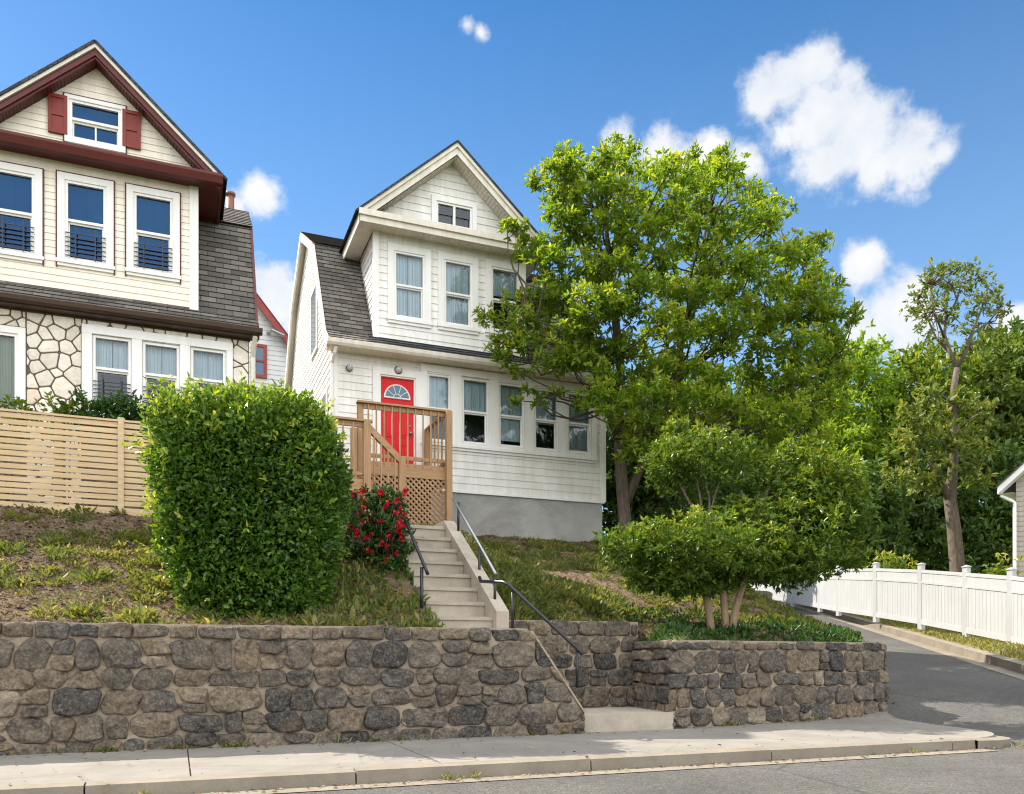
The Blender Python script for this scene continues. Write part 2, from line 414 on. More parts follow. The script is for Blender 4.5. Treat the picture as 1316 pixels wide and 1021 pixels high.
# ------------------------------------------------------------------ terrain functions
def sm(a, b, x):
    t = min(1, max(0, (x-a)/(b-a))); return t*t*(3-2*t)
def sw(X, Y): return .53*X + .848*Y, .848*X - .53*Y
def zroad(X, Y):
    s, w = sw(X, Y); q = s - 10.4
    q = .5*(q + math.sqrt(q*q + .5))
    return -.1 + .107*q*sm(4.6, 7.4, Y)*sm(10.9, 14.6, s)
def hill(X, Y):
    s, w = sw(X, Y)
    hl = float(np.interp(Y, [8.4, 9.0, 12.1, 14.5, 17, 40, 90], [1.1, 1.2, 2.73, 3.1, 3.3, 4, 7]))
    k = float(np.interp(w, [-4, -.8, 1.9, 2.8], [.3, .3, .19, .1]))
    hr = 1.1 + (min(Y, 16.6) - 9)*k + max(0, Y-16.6)*.05
    h = hl + (hr - hl)*sm(3.7, 5.6, X)
    z = zroad(X, Y)
    h = h + (z - .1 - h)*sm(2.75, 3.35, w)
    if w > 6.3: h = z + .17*sm(6.3, 6.6, w)
    return h

# ------------------------------------------------------------------ setting
def grid(name, xs, ys, zf, mat, skip=None, smooth=True):
    mb = MB(); nx, ny = len(xs), len(ys)
    mb.v = [(x, y, zf(x, y)) for y in ys for x in xs]
    for j in range(ny-1):
        for i in range(nx-1):
            if skip and skip((xs[i]+xs[i+1])/2, (ys[j]+ys[j+1])/2): continue
            q = (j*nx+i, j*nx+i+1, (j+1)*nx+i+1, (j+1)*nx+i)
            mb.f.append(q); mb.uv.append([(mb.v[k][0], mb.v[k][1]) for k in q]); mb.c.append(None)
    return mb.build(name, mat, None, smooth)

WY = 8.5                      # face of the street wall
RW0, RW1 = (5.5, 8.62), (9.55, 9.3)     # right hand wall, front corners
def rw_y(X): return RW0[1] + (X-RW0[0])*(RW1[1]-RW0[1])/(RW1[0]-RW0[0])

# far ground: one sheet to the horizon
def gz(X, Y):
    if Y < 9.2: 
        return -.45 + (0 if X < 12 else max(0, zroad(X, Y)))
    if -11 < X < 17.5 and Y < 19.5 and sw(X, Y)[1] < 3.3: return hill(X, Y) - (1.9 if Y < 11.5 else .7)
    return hill(X, Y) - .28 + max(0, (Y-60))*.06
xs = np.concatenate([np.linspace(-400, -30, 12), np.linspace(-28, 60, 64), np.linspace(64, 400, 12)])
ys = np.concatenate([np.linspace(-300, -12, 10), np.linspace(-10, 60, 50), np.linspace(64, 500, 14)])
tag(grid('ground', list(xs), list(ys), gz, M['far_ground']), kind='structure')

# road (main street and the side street climbing away)
def road_skip(x, y):
    s, w = sw(x, y)
    return (y > 7.0 and (w < 2.2 or w > 6.45)) or (y > 5.5 and x < 6.2 and y > 6.4)
xs = np.concatenate([np.linspace(-40, -14, 14), np.linspace(-13.5, 20, 90), np.linspace(20.5, 45, 50)])
ys = np.concatenate([np.linspace(-8, 4, 10), np.linspace(4.3, 20, 70), np.linspace(20.5, 60, 70)])
tag(grid('road', list(xs), list(ys), zroad, M['asphalt'], road_skip), kind='structure')

# sidewalk slabs: strip in front of the wall, rounding the corner into the side street
CY = 6.28
def walk_z(X, Y):
    return max(0, zroad(X, Y) + .03)
edge = [(-14, CY + .16), (7.7, CY + .16)]
for a in range(1, 8):
    t = math.radians(-90 + a*10.5)
    edge.append((7.7 + 1.15*math.cos(t), CY + .16 + 1.0 + 1.0*math.sin(t)))
edge += [(8.95, 7.9), (9.35, 9.0), (9.95, 10.1), (10.6, 11.3)]
inner = [(-14, WY + .1), (5.2, WY + .1), (5.6, 8.75), (9.4, 9.42), (9.5, 10.6), (9.9, 11.5)]
mb = MB()
def resample(pl, n):
    d = [0]
    for i in range(len(pl)-1): d.append(d[-1] + math.dist(pl[i], pl[i+1]))
    return [(float(np.interp(t, d, [p[0] for p in pl])), float(np.interp(t, d, [p[1] for p in pl]))) for t in np.linspace(0, d[-1], n)]
joints = [-13.2 + 1.9*i for i in range(12)]
def strip(mb, a, b, zf, m=4):
    for i in range(len(a)-1):
        for k in range(m):
            q = []
            for (p, r, t) in ((a[i], b[i], k/m), (a[i+1], b[i+1], k/m), (a[i+1], b[i+1], (k+1)/m), (a[i], b[i], (k+1)/m)):
                x = p[0]+(r[0]-p[0])*t; y = p[1]+(r[1]-p[1])*t
                q.append((x, y, zf(x, y)))
            mb.face(q, [(c[0], c[1]) for c in q])
# straight part slab by slab with open joints
gap = .012
xs_ = [-14] + [j for j in joints if j < 7.6] + [7.7]
for i in range(len(xs_)-1):
    x0, x1 = xs_[i] + gap/2, xs_[i+1] - gap/2
    if x1 <= x0: continue
    mb.box(x0, x1, CY + .165, min(WY, 8.5) + .1 if x1 < 5.3 else max(rw_y(x0), rw_y(x1)) + .06, -.12, random.uniform(-.003, .003))
e2 = resample(edge[1:], 40); i2 = resample([(7.7, rw_y(7.7) + .1)] + inner[3:], 40)
strip(mb, e2, i2, lambda x, y: walk_z(x, y) - .004)
# outer skirt of the corner
for i in range(len(e2)-1):
    a, b = e2[i], e2[i+1]
    mb.face([(a[0], a[1], -.3), (b[0], b[1], -.3), (b[0], b[1], walk_z(*b)-.004), (a[0], a[1], walk_z(*a)-.004)])
tag(mb.build('sidewalk', M['sidewalk']), kind='structure')
# dirt in the joints
mb = MB(); mb.box(-14, 7.75, CY + .17, 8.55, -.14, -.02); tag(mb.build('sidewalk_bed', M['dark_mortar']), kind='structure')
# kerb along the street: separate stones with joints
mb = MB(); x = -14.0
while x < 7.7:
    L = random.uniform(1.7, 2.6); x1 = min(7.7, x + L); a = random.uniform(-.006, .006)
    mb.prism([(x+.006, CY, -.3), (x+.006, CY+.03, .0+a), (x+.006, CY+.155, .012+a), (x+.006, CY+.155, -.3)], (x1-x-.012, 0, 0)); x = x1
ce = [(7.7, CY)] + [(7.7 + 1.3*math.cos(math.radians(-90 + a*10.5)), CY + 1.15 + 1.15*math.sin(math.radians(-90 + a*10.5))) for a in range(1, 8)]
ci = [(7.7, CY + .155)] + [(7.7 + 1.15*math.cos(math.radians(-90 + a*10.5)), CY + 1.16 + 1.0*math.sin(math.radians(-90 + a*10.5))) for a in range(1, 8)]
for i in range(len(ce)-1):
    a, b, c, d = ce[i], ce[i+1], ci[i+1], ci[i]
    f0, f1 = .002 - .1*i/7*.6, .002 - .1*(i+1)/7*.6
    mb.idx([(*a, -.3), (*b, -.3), (*c, -.3), (*d, -.3), (*a, f0-.01), (*b, f1-.01), (*c, f1+.004), (*d, f0+.004)],
           [(0,3,2,1),(4,5,6,7),(0,1,5,4),(2,3,7,6)])
tag(mb.build('curb', M['curb']), kind='structure')
# concrete gutter strip
mb = MB(); mb.face([(-14, CY-.2, -.094), (7.75, CY-.2, -.094), (7.75, CY, -.092), (-14, CY, -.092)]); tag(mb.build('gutter_strip', M['curb']), kind='structure')

# verge and kerb across the side street
def wpt(s, w): return (.53*s + .848*w, .848*s - .53*w)
mbk = MB(); mbv = MB(); mbg = MB()
ss = list(np.linspace(12, 56, 70))
for i in range(len(ss)-1):
    if i % 3 == 2: pass
    A = [wpt(ss[i], w) for w in (6.0, 6.3, 6.48, 8.6)]; B = [wpt(ss[i+1], w) for w in (6.0, 6.3, 6.48, 8.6)]
    za, zb = zroad(*A[1]), zroad(*B[1])
    mbg.face([(*A[0], za+.006), (*A[1], za+.008), (*B[1], zb+.008), (*B[0], zb+.006)])
    mbk.idx([(*A[1], za-.2), (*A[2], za-.2), (*B[2], zb-.2), (*B[1], zb-.2), (*A[1], za+.17), (*A[2], za+.18), (*B[2], zb+.18), (*B[1], zb+.17)],
            [(0,4,7,3),(4,5,6,7),(1,2,6,5),(0,1,5,4),(3,7,6,2)])
    mbv.face([(*A[2], za+.165), (*A[3], za+.3), (*B[3], zb+.3), (*B[2], zb+.165)])
tag(mbk.build('side_street_curb', M['curb']), kind='structure')
tag(mbg.build('side_street_gutter', M['curb']), kind='structure')
tag(mbv.build('verge', M['verge']), kind='structure')

# hillside lawn
ST_X0, ST_X1 = 2.76, 3.5       # upper flight
ST_Y, ST_T, ST_Z, ST_R = 9.37, .27, 1.333, .192
def lawn_skip(x, y):
    s, w = sw(x, y)
    if y < WY + .25: return True
    if x > 5.6 and y < rw_y(x) + .2: return True
    if 2.7 < x < 5.68 and y < 9.85: return True
    if ST_X0 - .05 < x < 3.76 and y < ST_Y + 8*ST_T + .1: return True
    if 2.8 < x < 8.9 and 16.7 < y < 24: return True
    return w > 3.45
RT_ = 1.07
def lawn_z(x, y):
    p = Vector((x, y, 0))
    s, w = sw(x, y)
    h_ = hill(x, y)
    if x > 5.6: h_ = min(h_, RT_ - .09 + max(0, y - rw_y(x) - .2)*.7)
    if 5.6 < x and y < 10.2: h_ = min(h_, RT_ - .1 + max(0, x - 5.72)*.75 + max(0, y - 9.85)*1.2)
    elif x > 3.6 and y < 12: h_ = min(h_, 1.24 + max(0, y - 9.85)*.7)
    elif x < 3.6 and y < 10: h_ = min(h_, 1.1 + max(0, y - 8.75)*.75)
    return h_ + .05*mnoise.fractal(p*1.6, 1, 2, 4) + .03*mnoise.noise(p*6.3)*(1 if w < 2.6 else .3)
tag(grid('lawn', list(np.arange(-10.5, 17, .11)), list(np.arange(8.68, 19.5, .11)), lawn_z, M['soil'], lawn_skip), kind='structure')

# ------------------------------------------------------------------ stone walls
def cells(poly, seeds, wts=None):
    out = []
    for i, p in enumerate(seeds):
        c = list(poly)
        for j, q in enumerate(seeds):
            if i == j: continue
            dx, dy = q[0]-p[0], q[1]-p[1]
            if dx*dx + dy*dy > 1.6: continue
            wi = (wts[i]-wts[j]) if wts else 0
            k = .5*(q[0]**2 + q[1]**2 - p[0]**2 - p[1]**2 + wi)
            c = clip(c, dx, dy, k)
            if len(c) < 3: break
        if len(c) >= 3 and abs(area(c)) > .004: out.append(c if area(c) > 0 else c[::-1])
    return out
def inset(p, d):
    n = len(p); c = list(p)
    for i in range(n):
        a, b = p[i], p[(i+1) % n]; L = math.dist(a, b)
        if L < 1e-6: continue
        nx, ny = (b[1]-a[1])/L, -(b[0]-a[0])/L
        c = clip(c, nx, ny, nx*a[0] + ny*a[1] - d)
        if len(c) < 3: return []
    return c
def chaikin(p, n=2, k=.25):
    for _ in range(n):
        q = []
        for i in range(len(p)):
            a, b = p[i], p[(i+1) % len(p)]
            q.append((a[0]+(b[0]-a[0])*k, a[1]+(b[1]-a[1])*k)); q.append((a[0]+(b[0]-a[0])*(1-k), a[1]+(b[1]-a[1])*(1-k)))
        p = q
    return p
def dedupe(p, e=.02):
    q = []
    for a in p:
        if not q or math.dist(a, q[-1]) > e: q.append(a)
    if len(q) > 2 and math.dist(q[0], q[-1]) <= e: q.pop()
    return q
def stone_face(mb, poly, rows, O, U, N, bulge=.045, gap=(.0, .01), wid=(.17, .42), rowh=(.14, .24), flat=False, rough=.032, squash=.8, cap=0):
    """fieldstones over a convex outline: jittered courses -> weighted cells -> rounded, bulging stones"""
    O, U, N = Vector(O), Vector(U), Vector(N); V = Vector((0, 0, 1))
    x0, x1 = min(p[0] for p in poly), max(p[0] for p in poly); z0, z1 = min(p[1] for p in poly), max(p[1] for p in poly)
    polys = []; ncap = 0
    body = poly
    if cap:
        body = clip(poly, 0, 1, z1-cap)
        top = clip(poly, 0, -1, -(z1-cap)); x = x0
        while x < x1:
            w = random.uniform(.24, .44); q = clip(clip(clip(top, -1, 0, -x), 1, 0, x+w), 0, 1, z1-random.uniform(0, .03)); x += w
            if len(q) > 2 and abs(area(q)) > .006: polys.append(q if area(q) > 0 else q[::-1]); ncap = len(polys)
    z = z0; zt = z1 - cap; sd0 = random.uniform(0, 99)
    rows = [z0]
    while rows[-1] < zt - .02:
        h = random.uniform(*rowh)
        if zt - rows[-1] - h < .11: h = zt - rows[-1]
        rows.append(rows[-1] + h)
    def line(i, x): return rows[i] + (0 if i in (0, len(rows)-1) else .035*mnoise.noise(Vector((x*1.7, i*3.7, sd0))) + .018*mnoise.noise(Vector((x*5, i*3.7, sd0))))
    for i in range(len(rows)-1):
        x = x0 - random.uniform(0, .25); sl0 = random.uniform(-.03, .03)
        while x < x1:
            w = random.uniform(*wid); w *= 1.25 if random.random() < .2 else 1; sl1 = random.uniform(-.04, .04); b = x + w
            def q_(lo, hi):
                zl = lambda t, xx: line(i, xx) + (line(i+1, xx) - line(i, xx))*t
                xm = (x+b)/2
                return [(x-sl0, zl(lo, x)), (xm, zl(lo, xm)-.006), (b-sl1, zl(lo, b)), (b, zl((lo+hi)/2, b)), (b+sl1, zl(hi, b)), (xm, zl(hi, xm)+.006), (x+sl0, zl(hi, x)), (x, zl((lo+hi)/2, x))]
            h_ = rows[i+1]-rows[i]
            if h_ > .2 and w < .32 and random.random() < .4:
                m = random.uniform(.38, .62); cand = [q_(0, m), q_(m, 1)]
            else: cand = [q_(0, 1)]
            for q in cand:
                for k in range(len(body)):                       # keep inside the outline
                    a, c_ = body[k], body[(k+1) % len(body)]; L = math.dist(a, c_)
                    if L < 1e-6: continue
                    nx, ny = (c_[1]-a[1])/L, -(c_[0]-a[0])/L
                    if area(body) < 0: nx, ny = -nx, -ny
                    q = clip(q, nx, ny, nx*a[0]+ny*a[1])
                    if len(q) < 3: break
                if len(q) >= 3 and abs(area(q)) > .004: polys.append(q if area(q) > 0 else q[::-1])
            x = b; sl0 = sl1
    for ci_, c in enumerate(polys):
        g = random.uniform(*gap)
        q = inset(dedupe(c), g)
        if len(q) < 3: continue
        q = dedupe(q, .012)
        if len(q) < 3 or abs(area(q)) < .003: continue
        q = chaikin(q, 1, random.uniform(.16, .27)) if not flat and ci_ >= ncap else q
        r = []
        for i in range(len(q)):
            a, b = q[i], q[(i+1) % len(q)]; n = 1 + int(math.dist(a, b)/.11)
            for k in range(n):
                t = k/n; r.append((a[0]+(b[0]-a[0])*t + (random.uniform(-1, 1)*.014 if not flat else random.uniform(-1,1)*.006),
                                   a[1]+(b[1]-a[1])*t + (random.uniform(-1, 1)*.014 if not flat else random.uniform(-1,1)*.006)))
        q = chaikin(r, 1 if flat else 2)
        cx = sum(p[0] for p in q)/len(q); cz = sum(p[1] for p in q)/len(q)
        bl = bulge*random.uniform(.6, 1.25); tx, tz = random.uniform(-.12, .12), random.uniform(-.12, .12)
        if flat: tx = tz = 0
        rings = [(1, -.02), (.985, bl*.5), (.93, bl*.85), (.8, bl), (.5, bl*1.03)] if not flat else [(1, -.02), (.985, bl*.8), (.95, bl), (.6, bl)]
        n = len(q); vs = []; sd = random.uniform(0, 100)
        for ri, (s, o_) in enumerate(rings):
            for p in q:
                px, pz = cx+(p[0]-cx)*s, cz+(p[1]-cz)*s
                nz = rough*(mnoise.noise(Vector((px*6, pz*6, sd))) + .6*mnoise.noise(Vector((px*15, pz*15, sd)))) if ri >= 2 else 0
                oo = o_ + (tx*(px-cx)+tz*(pz-cz) if ri >= 1 else 0) + nz
                vs.append(O + U*px + V*pz + N*oo)
        nz = rough*mnoise.noise(Vector((cx*6, cz*6, sd)))
        vs.append(O + U*cx + V*cz + N*(bl*1.03 + nz))
        fs = []
        for ri in range(len(rings)-1):
            for i in range(n):
                fs.append((ri*n+i, ri*n+(i+1) % n, (ri+1)*n+(i+1) % n, (ri+1)*n+i))
        k = (len(rings)-1)*n
        fs += [(k+i, k+(i+1) % n, len(vs)-1) for i in range(n)]
        mb.cur = min(1, max(0, random.gauss(.4, .23))); mb.idx(vs, fs)
WT = 1.18
XE = 4.27
outline = [(-9, -.1), (XE, -.1), (XE, .22), (3.63, 1.13), (3.57, WT), (-9, WT)]
t = thing('retaining_wall', (0, WY, 0), 'long dark fieldstone retaining wall under the boxy hedge, its right end sloping down beside the steps', 'stone wall')
mb = MB(); mb.prism([(p[0], WY, p[1]-(.0 if p[1] < 1 else .012)) for p in outline][::-1], (0, .34, 0)); mb.build('mortar_core', M['mortar'], t)
mb = MB(); stone_face(mb, outline, None, (0, WY, 0), (1, 0, 0), (0, -1, 0), cap=.15); mb.build('stone_facing', M['wall_stone'], t, True)
mb = MB()
mb.beam((3.63, WY+.16, 1.135), (XE+.01, WY+.16, .225), .37, .022)
mb.build('slope_coping', M['mortar'], t)
# wall behind the lower steps
BY = 9.78
t = thing('retaining_wall', (3.6, BY, 0), 'short stone wall set back behind the lower steps and black handrail', 'stone wall')
ol = [(2.9, 0), (5.72, 0), (5.72, 1.33), (2.9, 1.33)]
mb = MB(); mb.prism([(p[0], BY, p[1]) for p in [(3.4, -.1), (5.72, -.1), (5.72, 1.32), (3.4, 1.32)]][::-1], (0, .34, 0)); mb.build('mortar_core', M['mortar'], t)
mb = MB(); stone_face(mb, [(3.4, 0), (5.72, 0), (5.72, 1.33), (3.4, 1.33)], None, (0, BY, 0), (1, 0, 0), (0, -1, 0), cap=.2, wid=(.24, .44), rowh=(.19, .26)); mb.build('stone_facing', M['wall_stone'], t, True)
# right hand wall with its return
t = thing('retaining_wall', (RW0[0], RW0[1], 0), 'lower fieldstone retaining wall right of the steps, below the umbrella-shaped shrub', 'stone wall')
U2 = Vector((RW1[0]-RW0[0], RW1[1]-RW0[1], 0)); LW = U2.length; U2.normalize(); N2 = Vector((U2.y, -U2.x, 0))
RT = 1.07
o0 = Vector((RW0[0], RW0[1], 0)); e0 = o0 + U2*LW
mb = MB(); mb.prism([o0 + U2*.07 + Vector((0, 0, -.1)), e0 + Vector((0, 0, -.1)), e0 + Vector((-.05, .36, -.1)), o0 + U2*.07 + Vector((0, .36, -.1))], (0, 0, RT+.09))
mb.prism([(5.55, 8.75, -.1), (5.9, 8.8, -.1), (6.06, 9.9, -.1), (5.7, 9.9, -.1)], (0, 0, RT+.085)); mb.build('mortar_core', M['mortar'], t)
mb = MB()
stone_face(mb, [(-.03, 0), (LW+.02, 0), (LW+.02, RT), (-.03, RT)], None, o0, U2, N2, cap=.13, wid=(.2, .42), rowh=(.18, .27))
UL = Vector((-.16, -1.13, 0)).normalized(); NL = Vector((-1, .14, 0)).normalized()
stone_face(mb, [(0, .15), (1.16, .15), (1.16, RT), (0, RT)], None, Vector((5.66, 9.77, 0)), UL, NL, cap=.12, wid=(.22, .4))
NE = Vector((U2.x, U2.y, 0)); UE = Vector((-N2.x, -N2.y, 0))
stone_face(mb, [(.02, 0), (.34, 0), (.34, RT), (.02, RT)], None, e0, UE, NE, wid=(.25, .4))
mb.build('stone_facing', M['wall_stone'], t, True)

# three rough blocks at the side street
for i, (u, v, D, w, h) in enumerate([(977, 768, 18.6, .55, .3), (985, 781, 17.6, .6, .32), (994, 781, 18.2, .5, .32)]):
    mb = MB(); p = P(u, v, D)
    stone_face(mb, [(-w/2, 0), (w/2, 0), (w/2, h), (-w/2, h)], None, p - Vector((0, 0, h/2)), (CS, -SN, 0), (-SN, -CS, 0), wid=(2, 3), rowh=(1, 1.1), gap=(.004, .006), bulge=.12)
    mb.cur = .4
    mb.box(p.x-w*.42, p.x+w*.42, p.y, p.y+.45, p.z-h*.75, p.z+h*.42)
    o = mb.build('stone_block', M['wall_stone'], None, True)
    tag(o, ['topmost dark stone block at the edge of the side street', 'dark stone block lying lowest and leftmost beside the side street', 'dark stone block nearest the asphalt of the side street'][i], 'stone block', 'stone blocks by the side street')

# ------------------------------------------------------------------ steps
t = thing('concrete_steps', (3.0, ST_Y, 1.18), 'upper flight of eight pale concrete steps with a broad sloping cheek wall', 'steps')
mb = MB()
for k in range(8):
    y = ST_Y + k*ST_T; z = ST_Z + k*ST_R
    mb.box(ST_X0, ST_X1, y+.02, y + (ST_T+.04 if k < 7 else 1.1), z-ST_R-.02, z-.045)
    mb.box(ST_X0, ST_X1+.0, y, y + (ST_T+.012 if k < 7 else 1.1), z-.045, z)
mb.build('step_flight', M['concrete'], t)
mb = MB()
ya, yb = ST_Y-.12, ST_Y + 7*ST_T + .1; za, zb = ST_Z + .06, ST_Z + 7*ST_R + .1
mb.prism([(ST_X1+.003, ya, 1.0), (ST_X1+.003, ya, za), (ST_X1+.003, yb, zb), (ST_X1+.003, yb+.5, zb), (ST_X1+.003, yb+.5, 1.0)], (.16, 0, 0))
mb.build('cheek_wall', M['concrete'], t)
mb = MB(); mb.box(2.68, 3.7, WY+.34, ST_Y+.02, 1.0, WT-.004); mb.build('landing', M['concrete'], t)
t = thing('concrete_steps', (4.8, 9.0, 0), 'lower concrete steps between the stone walls, ending in one broad slab at the sidewalk', 'steps')
mb = MB()
for k in range(5):
    z = .196*(k+1); x = 4.5 - k*.2
    if k == 0: continue
    mb.box(3.7 if k < 4 else 3.6, x, WY+.345, BY-.005, 0, z)
mb.build('step_flight', M['concrete'], t)
mb = MB(); mb.box(XE+.005, 5.49, 8.56, 8.75, -.05, .196); mb.box(XE+.005, 5.6, 8.75, BY-.005, -.05, .196); mb.build('bottom_slab', M['concrete'], t)

# handrails
def D_at(X, Y): return SN*X + CS*Y
t = thing('handrail', (2.6, 9.5, 1.3), 'short black metal handrail left of the concrete steps, beside the red roses', 'handrail')
mb = MB()
a = P(517, 660, 11.2); b = P(546, 729, 9.75); mb.tube([a + (a-b)*.4, a, b, b + Vector((.03, -.03, -.09))], .02); mb.build('rail', M['black_metal'], t, True)
mb = MB(); mb.tube([P(542, 729, 9.8), P(542, 800, 9.8)], .02); mb.build('post', M['black_metal'], t, True)
t = thing('handrail', (3.6, 9.0, 1.2), 'long black handrail bending from the cheek wall down over the lower steps', 'handrail')
mb = MB(); mb.tube([P(582, 641, 11.8), P(585, 645, 11.7), P(637, 738, 10.1)], .019); mb.build('upper_rail', M['grey_metal'], t, True)
mb = MB()
mb.tube([P(616, 742, 9.9), P(618, 747.5, 9.85), P(647, 748.5, 9.3), P(653, 751, 9.25), P(746, 838, 9.5), P(748, 842, 9.5)], .021); mb.build('lower_rail', M['black_metal'], t, True)
for (u, va, vb, D) in ((589, 646, 684, 11.65), (616, 703, 765, 10.75), (636, 736, 785, 10.15), (658.6, 754, 812, 9.28), (741.7, 836, 884, 9.5)):
    mb = MB(); mb.tube([P(u, va, D), P(u, vb, D)], .017); mb.build('post', M['black_metal'], t, True)

# ------------------------------------------------------------------ windows and houses
def window(root, Y, ug, vt, vb, case=.09, mid=.5, curtain=1.0, bars=False, two_pane=False, cas_mat=None, curt_mat=None, sill=True, rail_cross=False, outline=None, frame_mat=None, glass=None):
    """double-hung window in a wall facing -Y: ug = pixel extent of the glass"""
    x0, x1 = XA(ug[0], Y), XA(ug[1], Y); um = (ug[0]+ug[1])/2
    z1, z0 = ZA(um, vt, Y), ZA(um, vb, Y)
    fr = .045
    X0, X1, Z0, Z1 = x0-fr, x1+fr, z0-fr, z1+fr
    wm = frame_mat or M['white_trim']
    mb = MB()
    if case:
        c = case
        mb.box(X0-c, X0, Y-.042, Y+.03, Z0-c, Z1+c); mb.box(X1, X1+c, Y-.042, Y+.03, Z0-c, Z1+c)
        mb.box(X0, X1, Y-.039, Y+.03, Z1, Z1+c); mb.box(X0, X1, Y-.039, Y+.03, Z0-c, Z0)
        if sill: mb.box(X0-c-.02, X1+c+.02, Y-.065, Y-.001, Z0-c*.55, Z0-.004)
    zm = z0 + (z1-z0)*mid
    if two_pane:
        xm = (x0+x1)/2
        mb.box(X0, X1, Y-.015, Y+.05, Z1-fr, Z1); mb.box(X0, X1, Y-.015, Y+.05, Z0, Z0+fr)
        for a in (X0, x1): mb.box(a, a+fr, Y-.013, Y+.05, z0, z1)
        mb.box(xm-.025, xm+.025, Y-.012, Y+.05, z0, z1)
    else:
        mb.box(X0, X1, Y-.02, Y+.06, Z1-fr*.9, Z1); mb.box(X0, X1, Y-.02, Y+.09, Z0, Z0+fr*.8)
        for a in (X0, x1): mb.box(a, a+fr, Y-.018, Y+.09, Z0+fr*.8, Z1-fr*.9)
        mb.box(x0, x1, Y+.0, Y+.045, zm-.005, zm+.035)
        mb.box(x0, x1, Y+.03, Y+.075, zm-.035, zm-.006)
        for a in (x0, x1-.022): mb.box(a, a+.022, Y+.034, Y+.072, z0, zm-.035)
        mb.box(x0+.022, x1-.022, Y+.034, Y+.072, z0-.009, z0+.03)
        if rail_cross: mb.box((x0+x1)/2-.012, (x0+x1)/2+.012, Y+.036, Y+.07, z0+.03, zm-.035)
    w = mb.build('window', wm, root)
    mb = MB()
    mb.face([(x0-.01, Y+.022, zm), (x1+.01, Y+.022, zm), (x1+.01, Y+.022, z1+.01), (x0-.01, Y+.022, z1+.01)])
    mb.face([(x0-.01, Y+.055, z0-.01), (x1+.01, Y+.055, z0-.01), (x1+.01, Y+.055, zm), (x0-.01, Y+.055, zm)])
    mb.build('pane', glass or M['glass'], w)
    if curtain:
        mb = MB(); n = 34; am = random.uniform(.4, 1.3); fq = random.uniform(.8, 1.6); zb = z1 - (z1-z0)*curtain
        for half in (0, 1):
            a0 = X0 if half == 0 else (X0+X1)/2 + .004; a1 = (X0+X1)/2 - .004 if half == 0 else X1
            pr = None
            for i in range(n+1):
                x = a0 + (a1-a0)*i/n; y = Y+.115 + (.0 if curt_mat is M['painted_reflection'] else 1)*(am*.018*math.sin(i*fq+half) + .008*math.sin(i*2.3*fq))
                if pr: mb.face([(pr[0], pr[1], zb), (x, y, zb), (x, y, Z1), (pr[0], pr[1], Z1)])
                pr = (x, y)
        mb.build('curtain', curt_mat or M['curtain'], w, True)
    if bars:
        mb = MB(); zt = z0 + (z1-z0)*.36
        for k in range(6): 
            z = z0 + .02 + (zt-z0-.02)*k/5.6; mb.box(X0+.01, X1-.01, Y-.052, Y-.04, z-.007, z+.007)
        for xx in (x0+(x1-x0)*.22, x0+(x1-x0)*.78): mb.box(xx-.008, xx+.008, Y-.066, Y-.053, z0-.02, zt+.06)
        mb.build('security_bars', M['black_metal'], w)
    if outline:
        mb = MB(); c = case; e = .022
        mb.box(X0-c-e, X0-c, Y-.03, Y-.002, Z0-c-e, Z1+c+e); mb.box(X1+c, X1+c+e, Y-.03, Y-.002, Z0-c-e, Z1+c+e)
        mb.box(X0-c, X1+c, Y-.03, Y-.002, Z1+c, Z1+c+e)
        mb.build('dark_trim', outline, w)
    return (X0-.005, X1+.005, Z0-.005, Z1+.005)

def quad(mb, pts): mb.face([Vector(p) for p in pts])

# ---------- white house (the subject)
HY_ = 16.6
HX0, HX1 = 2.86, 8.84
EZ = 6.93                     # eave height
house = thing('house', (HX0, HY_, 3.3), 'white clapboard house with a red front door and a gabled upper storey', 'house')
KY, KZ = 18.2, 9.67; RY, RZ = 20.0, 10.74; BYH = 23.6
FZ = 4.3
DOOR = (3.78, 4.52, 4.43, 6.5)
holes1 = []
lowwin = [((551.5, 576), 485, 566), ((596, 625), 490.5, 569.5), ((643, 671), 497, 573.5), ((688.5, 714.5), 503.5, 577.5), ((731, 757), 509, 581)]
for i, (ug, vt, vb) in enumerate(lowwin):
    holes1.append(window(house, HY_, ug, vt, vb, case=.0, mid=.49, curtain=[.52, .5, .9, .55, .96][i]))
# lower wall
mb = MB()
hs = holes1 + [DOOR]
lap(mb, [(HX0, FZ), (HX1, FZ), (HX1, 6.95), (HX0, 6.95)], hs, (0, HY_, 0), (1, 0, 0), (0, 0, 1), (0, -1, 0), .152, .0135, FZ)
mb.build('front_wall', M['white_siding'], house)
# window band casing: posts between the windows, head and sill
mb = MB()
wx = [h for h in holes1]
bz0 = min(h[2] for h in wx); bz1 = max(h[3] for h in wx)
xs_p = [wx[0][0]-.14] + [h for w_ in wx for h in (w_[0], w_[1])] + [wx[-1][1]+.12]
for i in range(0, len(xs_p), 2):
    mb.box(xs_p[i], xs_p[i+1]+.0, HY_-.045, HY_+.03, bz0-.02, bz1+.02)
mb.box(xs_p[0], xs_p[-1], HY_-.05, HY_+.03, bz1+.02, bz1+.17)
mb.box(xs_p[0]-.02, xs_p[-1]+.02, HY_-.075, HY_-.02, bz0-.075, bz0-.02)
mb.box(xs_p[0], xs_p[-1], HY_-.04, HY_-.02, bz0-.13, bz0-.078)
# filler above/below each window unit
for w_ in wx:
    if w_[3] < bz1: mb.box(w_[0], w_[1], HY_-.03, HY_+.02, w_[3], bz1+.02)
    if w_[2] > bz0: mb.box(w_[0], w_[1], HY_-.03, HY_+.02, bz0-.02, w_[2])
mb.build('window_surround', M['white_trim'], house)
